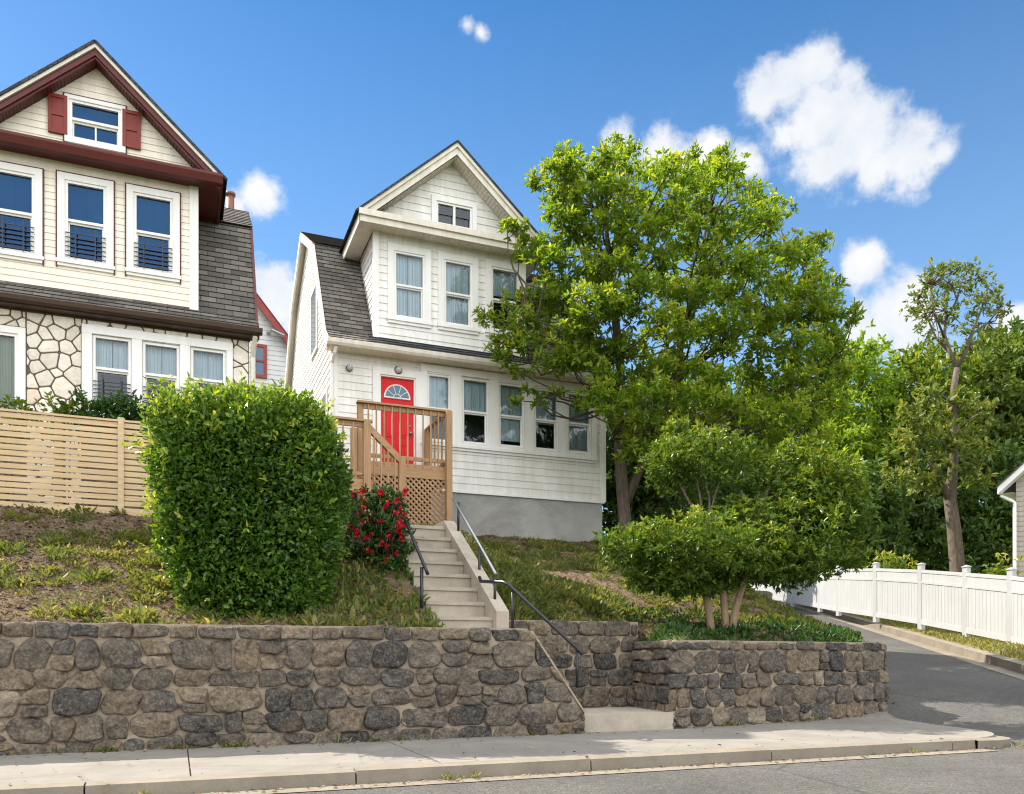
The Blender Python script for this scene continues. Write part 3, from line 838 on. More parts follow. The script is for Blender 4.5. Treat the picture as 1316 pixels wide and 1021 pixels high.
# corner boards and frieze
mb = MB()
mb.box(HX0-.035, HX0+.1, HY_-.035, HY_+.06, FZ-.02, 6.9); mb.box(HX1-.1, HX1+.035, HY_-.035, HY_+.06, FZ-.02, 6.9)
mb.box(HX0, HX1, HY_-.03, HY_-.001, FZ-.05, FZ-.002)
mb.build('corner_board', M['white_trim'], house)
mb = MB(); mb.box(HX0+.03, HX1-.03, HY_+.02, 23.5, 2.6, FZ-.03); mb.build('foundation', M['foundation'], house)
# gable end (left) and right end
endpoly = [(HY_, FZ), (BYH, FZ), (BYH, EZ), (21.8, KZ-.1), (RY, RZ-.1), (KY, KZ-.1), (HY_-.05, EZ)]
mb = MB()
lap(mb, [(-a, b) for a, b in endpoly], [], (HX0, 0, 0), (0, -1, 0), (0, 0, 1), (-1, 0, 0), .152, .0135, FZ)
mb.build('side_wall', M['white_siding'], house)
mb = MB(); lap(mb, endpoly, [], (HX1, 0, 0), (0, 1, 0), (0, 0, 1), (1, 0, 0), .152, .0135, FZ)
mb.build('side_wall', M['white_siding'], house)
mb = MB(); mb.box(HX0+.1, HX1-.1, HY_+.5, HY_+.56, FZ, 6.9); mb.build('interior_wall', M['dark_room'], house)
mb = MB(); mb.face([(HX0, BYH, FZ), (HX1, BYH, FZ), (HX1, BYH, EZ), (HX0, BYH, EZ)]); mb.build('rear_wall', M['white_siding'], house)
# roof
RX0, RX1 = HX0-.16, HX1+.16
def roof_plane(mb, x0, x1, ya, za, yb, zb, pitch=.125, lp=.012):
    d = Vector((0, yb-ya, zb-za)); L = d.length; d.normalize(); n = Vector((1, 0, 0)).cross(d)
    if n.z < 0: n = -n
    U = Vector((1, 0, 0)) if d.y >= 0 else Vector((-1, 0, 0))
    poly = [(x0, 0), (x1, 0), (x1, L), (x0, L)] if d.y >= 0 else [(-x1, 0), (-x0, 0), (-x0, L), (-x1, L)]
    lap(mb, poly, [], (0, ya, za), U, d, n, pitch, lp)
EY = HY_-.32; EZR = EZ+.03
mb = MB()
# flared eave: a shallow skirt then the steep slope
roof_plane(mb, RX0, RX1, EY, EZR, EY+.42, EZR+.34)
roof_plane(mb, RX0, RX1, EY+.42, EZR+.34, KY, KZ)
roof_plane(mb, RX0, RX1, KY-.06, KZ+.0, RY, RZ)
roof_plane(mb, RX0, RX1, 21.86, KZ, RY, RZ)
roof_plane(mb, RX0, RX1, BYH+.3, EZR, 21.8, KZ)
mb.build('roof', M['shingle_warm'], house)
mb = MB()  # underside and rake boards
prof = [(EY, EZR-.03), (EY+.42, EZR+.3), (KY, KZ-.05), (RY, RZ-.05), (21.8, KZ-.05), (BYH+.3, EZR-.05)]
for x in (RX0+.01, RX1-.01):
    for i in range(len(prof)-1):
        a, b = prof[i], prof[i+1]; mb.beam((x, a[0], a[1]-.06), (x, b[0], b[1]-.06), .045, .17)
for i in range(len(prof)-1):
    a, b = prof[i], prof[i+1]
    mb.face([(RX0, a[0], a[1]), (RX1, a[0], a[1]), (RX1, b[0], b[1]), (RX0, b[0], b[1])])
mb.build('rake_board', M['cream_trim'], house)
mb = MB()
mb.box(RX0+.02, RX1-.02, EY+.02, HY_+.02, EZ-.085, EZ-.055)
for i in range(60):
    x = RX0+.05 + i*(RX1-RX0-.1)/60; mb.box(x, x+.012, EY+.03, HY_-.02, EZ-.092, EZ-.084)
mb.build('soffit', M['cream_trim'], house)
mb = MB()
gp = [(EY-.1, EZ+.03), (EY-.12, EZ+.02), (EY-.11, EZ-.05), (EY-.08, EZ-.095), (EY+.02, EZ-.095), (EY+.02, EZ+.03)]
mb.prism([(RX0-.02, a, b) for a, b in gp], (RX1-RX0+.04, 0, 0)); mb.build('gutter', M['cream_trim'], house)
mb = MB(); mb.tube([(HX0+.0, EY-.02, EZ-.1), (HX0-.02, EY+.03, EZ-.2), (HX0-.03, HY_-.09, EZ-.36), (HX0-.03, HY_-.09, 4.2)], .035, 6); mb.build('downspout', M['white_trim'], house)
# dormer storey
DY = 16.62
OV = .34; FO = .36
DX0 = XA(481, DY); dxm = XA(587.5, DY-FO); DX1 = 2*dxm - DX0
dz0 = 7.12; dz1 = ZA(481, 296, DY)
ex0, ex1 = DX0-OV, DX1+OV
ptop = ZA(587.5, 181, DY-FO-.05)        # top of the rake boards
slope = (ptop - dz1 - .2)/(dxm - ex0)
pkz = ptop - .26
holes2 = []
for ug, vt, vb in (((509, 543), 329, 408), ((573, 604), 340, 417), ((633.5, 664), 349, 425)):
    holes2.append(window(house, DY, ug, vt, vb, case=.13, mid=.49, curtain=.97 if ug[0] < 620 else .4))
holes2.append(window(house, DY, (563, 604), 266, 290, case=.1, two_pane=True, curtain=0, sill=False))
mb = MB()
lap(mb, [(DX0, dz0-.3), (DX1, dz0-.3), (DX1, dz1-.06+slope*OV), (dxm, pkz), (DX0, dz1-.06+slope*OV)], holes2, (0, DY, 0), (1, 0, 0), (0, 0, 1), (0, -1, 0), .152, .0135, FZ)
for (X, U_, N_) in ((DX0, Vector((0, -1, 0)), Vector((-1, 0, 0))), (DX1, Vector((0, 1, 0)), Vector((1, 0, 0)))):
    sg = -1 if U_.y < 0 else 1
    pl = [(sg*DY, dz0-.3), (sg*18.9, dz0-.3), (sg*18.9, dz1), (sg*DY, dz1)]
    if area(pl) < 0: pl = pl[::-1]
    lap(mb, pl, [], (X, 0, 0), U_, (0, 0, 1), N_, .152, .0135, FZ)
mb.build('upper_wall', M['white_siding'], house)
mb = MB()
mb.box(DX0-.03, DX0+.09, DY-.036, DY+.06, dz0-.2, dz1-.02); mb.box(DX1-.09, DX1+.03, DY-.036, DY+.06, dz0-.2, dz1-.02)
mb.box(DX0, DX1, DY-.03, DY-.004, dz0-.12, dz0-.02)
mb.build('upper_corner_board', M['white_trim'], house)
# dormer eave band, gable roof
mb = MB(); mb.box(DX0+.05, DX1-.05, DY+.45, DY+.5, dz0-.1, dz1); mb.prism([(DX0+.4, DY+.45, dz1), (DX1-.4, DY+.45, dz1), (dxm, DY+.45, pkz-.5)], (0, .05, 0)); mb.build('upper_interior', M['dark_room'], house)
mb = MB()
mb.box(ex0, ex1, DY-FO, DY-.002, dz1-.02, dz1+.02)        # soffit under the band
mb.box(ex0, DX0-.03, DY-.002, 19.2, dz1-.021, dz1+.018); mb.box(DX1+.03, ex1, DY-.002, 19.2, dz1-.021, dz1+.018)
for i in range(40):
    x = ex0 + .06 + i*(ex1-ex0-.1)/40; mb.box(x, x+.014, DY-FO+.03, DY-.03, dz1-.028, dz1-.019)
mb.build('upper_soffit', M['cream_trim'], house)
mb = MB()
mb.box(ex0-.02, ex1+.02, DY-FO-.03, DY-FO, dz1-.06, dz1+.17)
mb.box(ex0-.05, ex1+.05, DY-FO-.07, DY-FO-.03, dz1+.06, dz1+.175)
for x in (ex0, ex1): mb.box(x-.03 if x == ex0 else x, x if x == ex0 else x+.03, DY-FO, 19.3, dz1-.06, dz1+.17)
# pent return on the band and rake boards
rk = .2
for sgn in (-1, 1):
    xe = dxm + sgn*(dxm-ex0+.04)
    a = Vector((xe, DY-FO+.0, dz1+.02)); b = Vector((dxm, DY-FO+.0, dz1+.02+slope*(dxm-ex0+.04)))
    hv = .2; mb.prism([a + Vector((0, 0, -.1)), b + Vector((0, 0, -.1)), b + Vector((0, 0, hv-.05)), a + Vector((0, 0, hv-.05))] if sgn < 0 else [b + Vector((0, 0, -.1)), a + Vector((0, 0, -.1)), a + Vector((0, 0, hv-.05)), b + Vector((0, 0, hv-.05))], (0, .045, 0))
    mb.prism([a + Vector((0, -.035, .04)), b + Vector((0, -.035, .04)), b + Vector((0, -.035, .18)), a + Vector((0, -.035, .18))], (0, .034, 0))
mb.build('upper_fascia', M['cream_trim'], house)
mb = MB()
mb.face([(ex0-.04, DY-FO-.05, dz1+.176), (ex1+.04, DY-FO-.05, dz1+.176), (ex1+.04, DY, dz1+.25), (ex0-.04, DY, dz1+.25)])
for sgn in (-1, 1):
    xe = dxm + sgn*(dxm-ex0+.1); zt = dz1+.215-slope*.1; top = zt + slope*(dxm-ex0+.1)
    d = Vector((dxm-xe, 0, top-zt)); L = d.length; d.normalize()
    U_ = Vector((0, -sgn, 0)) ; n = U_.cross(d)
    if n.z < 0: n = -n
    ys0, ys1 = DY-FO-.05, 21.5
    pl = [(-sgn*ys0, 0), (-sgn*ys1, 0), (-sgn*ys1, L), (-sgn*ys0, L)]
    if area(pl) < 0: pl = pl[::-1]
    lap(mb, pl, [], (xe, 0, zt), U_, d, n, .125, .012)
    mb.beam((xe, ys0, zt-.012), (dxm, ys0, top-.012), .02, .035)
mb.build('gable_roof', M['shingle_dark'], house)
mb = MB()  # gable soffit
for sgn in (-1, 1):
    xe = dxm + sgn*(dxm-ex0); zt = dz1-.06; top = zt + slope*(dxm-ex0)
    mb.face([(xe, DY-FO+.03, zt), (dxm, DY-FO+.03, top), (dxm, DY+.02, top), (xe, DY+.02, zt)])
    for i in range(34):
        t0 = (i+.5)/34; x = xe+(dxm-xe)*t0; z = zt+(top-zt)*t0 - .006
        mb.beam((x, DY-FO+.05, z), (x, DY-.01, z), .012, .008)
mb.build('gable_soffit', M['cream_trim'], house)
# dark shingle skirt under the dormer
mb = MB(); lx0 = DX0-.12
d = Vector((0, .42, .34)); 
roof_plane(mb, lx0, RX1-.02, EY+.0, EZR+.016, EY+.4, EZR+.34)
mb.build('skirt_roof', M['shingle_dark'], house)
# door
dx0, dx1, dzb, dzt = DOOR
mb = MB()
mb.box(dx0-.0, dx0+.03, HY_-.02, HY_+.09, dzb, dzt); mb.box(dx1-.03, dx1, HY_-.02, HY_+.09, dzb, dzt); mb.box(dx0, dx1, HY_-.021, HY_+.09, dzt-.03, dzt+.001)
for a, b in ((dx0-.14, dx0), (dx1, dx1+.14)): mb.box(a, b, HY_-.05, HY_+.02, dzb, dzt+.14)
mb.box(dx0, dx1, HY_-.048, HY_+.02, dzt, dzt+.14)
mb.build('door_frame', M['white_trim'], house)
mb = MB(); yd = HY_+.035
mb.box(dx0+.03, dx1-.03, yd, yd+.045, dzb, dzt-.03)
w = (dx1-dx0-.06)
def raised(x0, x1, z0, z1):
    e = .025
    for (a, b, c, d_) in ((x0, x1, z0, z0+e), (x0, x1, z1-e, z1), (x0, x0+e, z0+e, z1-e), (x1-e, x1, z0+e, z1-e)): mb.box(a, b, yd-.01, yd+.001, c, d_)
    mb.box(x0+.05, x1-.05, yd-.008, yd+.001, z0+.05, z1-.05)
for a in (dx0+.1, dx0+.03+w/2+.04):
    raised(a, a+w/2-.11, dzb+.2, dzb+.72); raised(a, a+w/2-.11, dzb+.86, dzb+1.5)
door = mb.build('door', M['door_red'], house)
cxd, cz = (dx0+dx1)/2, dzt-.43; R = w*.38
mb = MB()
pts = [(cxd+R*math.cos(math.radians(a)), cz+R*1.02*math.sin(math.radians(a))) for a in range(0, 181, 12)]
mb.face([(x, yd-.012, z) for x, z in pts][::-1])
mb.build('fanlight', m_plain('fanlight_glass', (.03, .12, .19), .05, 0, .7), door)
mb = MB()
mb.tube([(x, yd-.015, z) for x, z in pts], .017, 6); mb.tube([(pts[0][0]+.012, yd-.015, cz), (pts[-1][0]-.012, yd-.015, cz)], .017, 6)
for a in (36, 72, 108, 144): mb.tube([(cxd+R*.3*math.cos(math.radians(a)), yd-.018, cz+R*.3*math.sin(math.radians(a))), (cxd+R*math.cos(math.radians(a)), yd-.018, cz+R*math.sin(math.radians(a)))], .008, 5)
mb.tube([(cxd+R*.3*math.cos(math.radians(a)), yd-.018, cz+R*.3*math.sin(math.radians(a))) for a in range(0, 181, 20)], .009, 5)
mb.build('fanlight_frame', M['white_trim'], door)
mb = MB(); mb.tube([(dx1-.1, yd, dzb+.95), (dx1-.1, yd-.05, dzb+.95)], .022); mb.tube([(dx1-.1, yd-.05, dzb+.95), (dx1-.1, yd-.09, dzb+.95)], .032);
mb.build('door_knob', M['grey_metal'], door, True)
mb = MB(); mb.tube([(dx1-.1, yd, dzb+1.1), (dx1-.1, yd-.02, dzb+1.1)], .028); mb.build('deadbolt', M['grey_metal'], door, True)
# wall lamps
for (u, v, s) in ((449, 473, .075), (512, 476, .095)):
    p = PY(u, v, HY_-.05); mb = MB()
    mb.tube([p + Vector((0, .04, 0)), p + Vector((0, .0, 0))], s*.9, 12); lm = mb.build('wall_lamp', M['grey_metal'], house, True)
    mb = MB(); mb.tube([p + Vector((0, -.002, 0)), p + Vector((0, -.05, 0)), p + Vector((0, -.09, 0))], [s*.75, s*.68, s*.3], 12); mb.build('lamp_globe', M['lamp_glass'], lm, True)
# left side windows (edge-on)
for (ya, yb, za, zb) in ((18.5, 19.2, 7.6, 8.9), (19.0, 20.0, 4.9, 6.3), (17.2, 17.9, 4.9, 6.2)):
    mb = MB(); mb.box(HX0-.045, HX0-.015, ya-.08, yb+.08, za-.08, zb+.08); w_ = mb.build('side_window', M['white_trim'], house)
    mb = MB(); mb.box(HX0-.05, HX0-.044, ya, yb, za, zb); mb.build('pane', m_plain('side_glass', (.04, .06, .07), .08, 0, .6), w_)

# ---------- wooden deck in front of the red door
DKY, DKZ = 15.1, 4.41
deck = thing('wooden_deck', (3.9, DKY, 3.0), 'brown wooden entry deck with railings, lattice skirt and side stairs', 'deck')
DK0, DK1 = 3.06, 4.76
mb = MB()
for i in range(10): mb.box(DK0, DK1, DKY+.01+i*.145, DKY+.01+i*.145+.138, DKZ-.035, DKZ)
mb.build('deck_floor', M['deck_wood_x'], deck)
mb = MB(); mb.box(DK0-.02, DK1+.04, DKY-.04, DKY, DKZ-.26, DKZ-.01); mb.box(DK1, DK1+.04, DKY, HY_-.06, DKZ-.26, DKZ-.012); mb.build('rim_joist', M['deck_wood_x'], deck)
def post(x, y, z0, z1, s=.1):
    mb = MB(); mb.box(x-s/2, x+s/2, y-s/2, y+s/2, z0, z1); mb.build('post', M['deck_wood'], deck)
RTZ = DKZ + 1.02
post(DK1-.03, DKY-.095, 2.9, RTZ, .11); post(DK0+.04, DKY+.05, 2.9, RTZ+.03); post(DK1-.03, HY_-.14, DKZ, RTZ); 
mb = MB(); mb.box(DK0-.03, DK1+.02, DKY-.07, DKY+.08, RTZ, RTZ+.035); mb.box(DK0+.09, DK1-.09, DKY-.02, DKY+.02, RTZ-.09, RTZ)
mb.build('deck_rail', M['deck_wood_x'], deck); mb = MB(); mb.box(DK0+.09, DK1-.09, DKY-.02, DKY+.02, DKZ+.06, DKZ+.13); mb.build('bottom_rail', M['deck_wood_x'], deck); mb = MB(); mb.box(DK1-.08, DK1+.02, DKY+.08, HY_-.1, RTZ, RTZ+.035)
mb.build('deck_rail', M['deck_wood_x'], deck); mb = MB(); mb.box(DK1-.05, DK1-.01, DKY-.0, HY_-.2, DKZ+.06, DKZ+.13); mb.build('bottom_rail', M['deck_wood_x'], deck)
def baluster(x, y, z0, z1):
    mb = MB(); mb.box(x-.0125, x+.0125, y-.0125, y+.0125, z0, z1); mb.build('baluster', M['deck_wood'], deck)
for i in range(10): baluster(DK0+.17 + i*.146, DKY-.037, DKZ-.06, RTZ-.01)
for i in range(5): baluster(DK1-.066, DKY+.22 + i*.24, DKZ+.05, RTZ-.0)
# lattice
mb = MB(); lx0, lx1, lz0, lz1 = 3.1, DK1-.08, 2.95, DKZ-.25
k = .105; tot = (lx1-lx0)+(lz1-lz0)
for sgn in (1, -1):
    c = -(lz1-lz0)
    while c < (lx1-lx0):
        pts = []
        for zz in np.linspace(0, lz1-lz0, 2):
            pts.append((c + zz if sgn > 0 else c + (lz1-lz0) - zz, zz))
        (xa, za), (xb, zb) = pts
        if sgn < 0: (xa, za), (xb, zb) = pts[1], pts[0]
        # clip to the frame
        def at(x): return za + (zb-za)*(x-xa)/(xb-xa)
        L_, R_ = max(min(xa, xb), 0), min(max(xa, xb), lx1-lx0)
        if R_ - L_ > .03:
            yy = DKY-.012 if sgn > 0 else DKY-.024
            mb.beam((lx0+L_, yy, lz0+at(L_)), (lx0+R_, yy, lz0+at(R_)), .011, .036, up=(0, 0, 1))
        c += k
lat = mb.build('lattice', M['deck_wood_x'], deck)
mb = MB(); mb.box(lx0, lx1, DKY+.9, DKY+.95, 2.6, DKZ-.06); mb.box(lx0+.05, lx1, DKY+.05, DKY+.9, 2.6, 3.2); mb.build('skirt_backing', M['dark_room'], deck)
# lower landing and stairs
LZ = 3.84; LY0 = 14.05
mb = MB()
for i in range(7): mb.box(1.7, 3.0, LY0+.01+i*.145, LY0+.148+i*.145, LZ-.035, LZ)
mb.build('landing_floor', M['deck_wood_x'], deck)
mb = MB(); mb.box(1.7, 3.04, LY0-.04, LY0, LZ-.24, LZ-.008); mb.build('landing_joist', M['deck_wood_x'], deck)
nx = XA(516, LY0)
post(2.98, LY0-.02, 2.8, LZ+.98, .12); post(nx, LY0-.02, 2.6, 4.25, .11); post(2.95, LY0+.95, LZ, LZ+1.1); post(1.75, LY0, 2.5, LZ+.97)
mb = MB(); mb.box(1.7, 3.07, LY0-.07, LY0+.07, LZ+.96, LZ+.995); mb.box(1.7, 2.92, LY0-.02, LY0+.02, LZ+.87, LZ+.96); mb.build('landing_rail', M['deck_wood_x'], deck); mb = MB(); mb.box(1.7, 2.92, LY0-.02, LY0+.02, LZ+.06, LZ+.12); mb.build('bottom_rail', M['deck_wood_x'], deck)
for i in range(6): baluster(1.9+i*.17, LY0-.035, LZ+.02, LZ+.93)
mb = MB(); mb.beam((3.0, LY0-.02, LZ+.88), (nx, LY0-.02, 4.18), .09, .1); mb.beam((3.0, LY0-.02, LZ-.1), (nx+.25, LY0-.02, 3.02), .05, .2)
mb.build('stair_rail', M['deck_wood_x'], deck)
for i in range(4):
    x = 3.1+i*.12; f = (x-3.0)/(nx-3.0); baluster(x, LY0-.05, LZ-.08-f*.55, LZ+.86-f*.55)
mb = MB()
for i in range(3): mb.box(3.0+i*.24, 3.26+i*.24, LY0+.04, LY0+.95, LZ-.235-i*.2, LZ-.2-i*.2)
mb.build('stair_tread', M['deck_wood_x'], deck)
post(DK1-.02, DKY-.02, 2.9, DKZ-.26, .09)

# ---------- left neighbour: cream siding over stone
NY = 14.5
nh = thing('house', (-3, NY, 3.0), 'cream house with maroon trim, red attic shutters and a stone-faced ground floor', 'house')
NX1 = 1.12; NX0 = -9.0; NEZ = ZA(333, 425, 14.18) + .02
# stone front
nholes = []
low = [((123, 165), 437.5, 520), ((187, 227), 446, 527), ((248.5, 286.5), 453, 532)]
for ug, vt, vb in low: nholes.append(window(nh, NY, ug, vt, vb, case=0, mid=.53, curtain=.5, bars=True))
nholes.append(window(nh, NY, (-40, 19), 430, 540, case=.1, mid=.02, curtain=1, curt_mat=M['blind'], sill=False))
mb = MB()
ztop = NEZ-.085
wx = nholes[:3]; a0, a1 = wx[0][0]-.14, wx[2][1]+.1; z_lo, z_hi = min(h[2] for h in wx)-.12, max(h[3] for h in wx)+.13
prs = [a0] + [v_ for w_ in wx for v_ in (w_[0], w_[1])] + [a1]
for i in range(0, len(prs), 2): mb.box(prs[i], prs[i+1], NY-.055, NY+.03, z_lo, z_hi-.13)
mb.box(a0, a1, NY-.06, NY+.03, z_hi-.13, z_hi); mb.box(a0-.02, a1+.02, NY-.075, NY+.03, z_lo-.05, z_lo)
for w_ in wx:
    if w_[2] > z_lo: mb.box(w_[0], w_[1], NY-.04, NY+.02, z_lo, w_[2])
    if w_[3] < z_hi-.13: mb.box(w_[0], w_[1], NY-.04, NY+.02, w_[3], z_hi-.13)
mb.build('window_surround', M['white_trim'], nh)
# wall backing pieces with openings, then stone facing in strips around the openings
def rect_minus(rect, hs):
    ps = [[(rect[0], rect[2]), (rect[1], rect[2]), (rect[1], rect[3]), (rect[0], rect[3])]]
    for (u0, u1, v0, v1) in hs:
        new = []
        for p in ps:
            new += [clip(p, 1, 0, u0), clip(p, -1, 0, -u1)]
            m = clip(clip(p, -1, 0, -u0), 1, 0, u1); new += [clip(m, 0, 1, v0), clip(m, 0, -1, -v1)]
        ps = [q for q in new if len(q) > 2 and abs(area(q)) > 1e-4]
    return ps
big = (a0, a1, z_lo-.05, z_hi); lw = nholes[3]; lwb = (lw[0]-.1, lw[1]+.1, lw[2]-.1, lw[3]+.1)
mb = MB()
for p in rect_minus((NX0, NX1, 2.4, ztop), [nholes[0], nholes[1], nholes[2], lw]):
    if area(p) < 0: p = p[::-1]
    mb.face([(x, NY, z) for x, z in p])
mb.build('mortar_wall', M['dark_mortar'], nh)
mb = MB()
# random polygon stones over the whole face, dropped where the window surrounds sit
seeds = []; tries = 0
while len(seeds) < 1100 and tries < 30000:
    tries += 1; p = (random.uniform(-6.4, NX1), random.uniform(2.7, ztop))
    if all((p[0]-q[0])**2 + (p[1]-q[1])**2 > .17**2 for q in seeds): seeds.append(p)
wts = [random.uniform(-.014, .016) for _ in seeds]
rects = [(-6.4, lwb[0], 2.7, ztop), (lwb[0], lwb[1], lwb[3], ztop), (lwb[1], a0, 2.7, ztop), (a0, a1, z_hi, ztop), (a1, NX1, 2.7, ztop)]
for rc in rects:
    if rc[1]-rc[0] < .05 or rc[3]-rc[2] < .05: continue
    base = [(rc[0], rc[2]), (rc[1], rc[2]), (rc[1], rc[3]), (rc[0], rc[3])]
    for i, p in enumerate(seeds):
        if not (rc[0]-.5 < p[0] < rc[1]+.5 and rc[2]-.5 < p[1] < rc[3]+.5): continue
        c = list(base)
        for j, q in enumerate(seeds):
            if i == j: continue
            dx, dy = q[0]-p[0], q[1]-p[1]
            if dx*dx+dy*dy > 1: continue
            c = clip(c, dx, dy, .5*(q[0]**2+q[1]**2-p[0]**2-p[1]**2+wts[i]-wts[j]))
            if len(c) < 3: break
        if len(c) < 3 or abs(area(c)) < .004: continue
        c = inset(dedupe(c if area(c) > 0 else c[::-1], .01), .0095)
        if len(c) < 3 or abs(area(c)) < .003: continue
        c = chaikin(c, 1, .1); cx = sum(a[0] for a in c)/len(c); cz = sum(a[1] for a in c)/len(c); n = len(c); b = random.uniform(.014, .026)
        vs = []
        for s, o_ in ((1, 0), (.98, b*.8), (.92, b), (.5, b+.004)):
            vs += [(cx+(a[0]-cx)*s, NY-o_-random.uniform(0, .003), cz+(a[1]-cz)*s) for a in c]
        vs.append((cx, NY-b-.005, cz)); fs = []
        for r_ in range(3): fs += [(r_*n+k_, r_*n+(k_+1) % n, (r_+1)*n+(k_+1) % n, (r_+1)*n+k_) for k_ in range(n)]
        fs += [(3*n+k_, 3*n+(k_+1) % n, 4*n) for k_ in range(n)]
        mb.cur = random.random(); mb.idx(vs, fs)
mb.build('stone_facing', M['face_stone'], nh)
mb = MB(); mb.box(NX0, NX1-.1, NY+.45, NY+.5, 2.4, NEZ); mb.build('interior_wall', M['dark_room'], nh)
mb = MB(); mb.box(NX1-.02, NX1, NY+.001, 21, 2.4, NEZ+.2); mb.build('side_wall', M['cream_siding'], nh)
# roof
NEY = 14.27; NKY, NKZ = 15.65, 8.5; NRY, NRZ = 16.5, 9.2
NRX1 = 1.27
mb = MB()
roof_plane(mb, NX0, NRX1, NEY, NEZ+.02, NEY+.3, NEZ+.3); roof_plane(mb, NX0, NRX1, NEY+.3, NEZ+.3, NKY, NKZ); roof_plane(mb, NX0, NRX1, NKY-.05, NKZ, NRY, NRZ)
roof_plane(mb, NX0, NRX1, 21.5, NKZ-2.4, NRY, NRZ)
mb.build('roof', M['shingle_warm'], nh)
mb = MB()
pr = [(NEY, NEZ-.02), (NEY+.3, NEZ+.26), (NKY, NKZ-.05), (NRY, NRZ-.05), (21.5, NKZ-2.45)]
for i in range(4):
    a, b = pr[i], pr[i+1]; mb.beam((NRX1-.02, a[0], a[1]-.05), (NRX1-.02, b[0], b[1]-.05), .04, .14)
    mb.face([(NX0, a[0], a[1]), (NRX1-.04, a[0], a[1]), (NRX1-.04, b[0], b[1]), (NX0, b[0], b[1])])
mb.face([(NX1-.01, pr[0][0]+.3, 5.2), (NX1-.01, 21.4, 5.2), (NX1-.01, pr[4][0], pr[4][1]), (NX1-.01, pr[3][0], pr[3][1]), (NX1-.01, pr[2][0], pr[2][1])])
mb.build('rake_board', M['maroon'], nh)
mb = MB(); gp = [(NEY-.08, NEZ+.03), (NEY-.1, NEZ+.015), (NEY-.085, NEZ-.045), (NEY-.05, NEZ-.065), (NEY+.02, NEZ-.065), (NEY+.02, NEZ+.03)]
mb.prism([(NX0, a, b) for a, b in gp], (NRX1+.04-NX0, 0, 0)); mb.box(NX0, NRX1, NEY+.02, NY+.02, NEZ-.085, NEZ-.06); mb.box(NX0, NX1+.02, NY-.04, NY-.001, ztop-.03, NEZ-.086)
mb.build('gutter', M['brown_gutter'], nh)
mb = MB(); mb.tube([(NX1+.08, NEY-.02, NEZ-.1), (NX1+.07, NEY+.05, NEZ-.2), (NX1+.06, NY-.05, NEZ-.38), (NX1+.06, NY-.05, 2.8)], .04, 6); mb.build('downspout', M['cream_trim'], nh)
# upper storey
UY = 14.6
UX1 = XA(252, UY); UX0 = UX1 - 5.2
uz0 = ZA(252, 386, UY); uz1 = ZA(252, 240, UY)
uo = .36; uf = .24
umx = XA(122.5, UY-uf); uptop = ZA(122.5, 54, UY-uf-.05); usl = (uptop-uz1-.13)/(UX1+uo-umx); upk = uptop-.22; UX0 = 2*umx-UX1
uh = []
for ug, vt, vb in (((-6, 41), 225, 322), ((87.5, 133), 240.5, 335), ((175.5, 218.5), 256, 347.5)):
    uh.append(window(nh, UY, ug, vt, vb, case=.1, mid=.5, curtain=1, curt_mat=M['painted_reflection'], bars=True, outline=M['maroon'], glass=M['glass_blue']))  # flat navy sheets here stand in for sky mirrored in the glass
uh.append(window(nh, UY, (93, 152), 139, 182, case=.06, mid=.52, curtain=1, curt_mat=M['painted_reflection'], sill=False, rail_cross=True, outline=M['maroon'], glass=M['glass_blue']))
mb = MB()
lap(mb, [(UX0, uz0-.35), (UX1, uz0-.35), (UX1, uz1-.08+usl*uo), (umx, upk), (UX0, uz1-.08+usl*uo)], uh, (0, UY, 0), (1, 0, 0), (0, 0, 1), (0, -1, 0), .105, .010)
mb.build('upper_wall', M['cream_siding'], nh)
mb = MB(); mb.box(UX1-.03, UX1, UY+.001, 17, uz0-.3, uz1); mb.box(UX0, UX0+.03, UY+.001, 17, uz0-.3, uz1); mb.build('upper_side_wall', M['cream_siding'], nh)
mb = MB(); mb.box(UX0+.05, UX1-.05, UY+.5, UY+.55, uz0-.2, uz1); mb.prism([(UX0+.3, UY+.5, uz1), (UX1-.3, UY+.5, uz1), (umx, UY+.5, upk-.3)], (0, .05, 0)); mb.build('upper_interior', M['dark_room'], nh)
mb = MB(); mb.box(UX1-.1, UX1+.035, UY-.036, UY+.06, uz0-.25, uz1-.02); mb.build('corner_board', M['white_trim'], nh)
# eave band, soffit
vx0, vx1 = UX0-uo, UX1+uo
mb = MB()
mb.box(vx0, vx1, UY-uf, UY-.002, uz1-.02, uz1+.02); mb.box(UX1+.03, vx1, UY-.002, 16.5, uz1-.021, uz1+.019)
for i in range(70):
    x = vx0+.05+i*(vx1-vx0-.1)/70; mb.box(x, x+.012, UY-uf+.03, UY-.03, uz1-.028, uz1-.019)
mb.build('upper_soffit', M['maroon'], nh)
mb = MB()
gpu = [(UY-uf-.02, uz1-.05), (UY-uf-.08, uz1-.04), (UY-uf-.12, uz1+.06), (UY-uf-.12, uz1+.1), (UY-uf-.02, uz1+.1)]
mb.prism([(vx0-.02, a, b) for a, b in gpu], (vx1-vx0+.06, 0, 0)); mb.box(vx0, vx1, UY-uf-.02, UY-uf, uz1-.05, uz1+.1)
mb.box(vx1, vx1+.04, UY-uf, 16.4, uz1-.06, uz1+.1)
mb.build('upper_gutter', M['maroon'], nh)
hw = vx1 - umx
mb = MB(); mw = MB(); msf = MB(); mr = MB()
mr.face([(vx0, UY-uf-.05, uz1+.102), (vx1, UY-uf-.05, uz1+.102), (vx1, UY, uz1+.16), (vx0, UY, uz1+.16)])
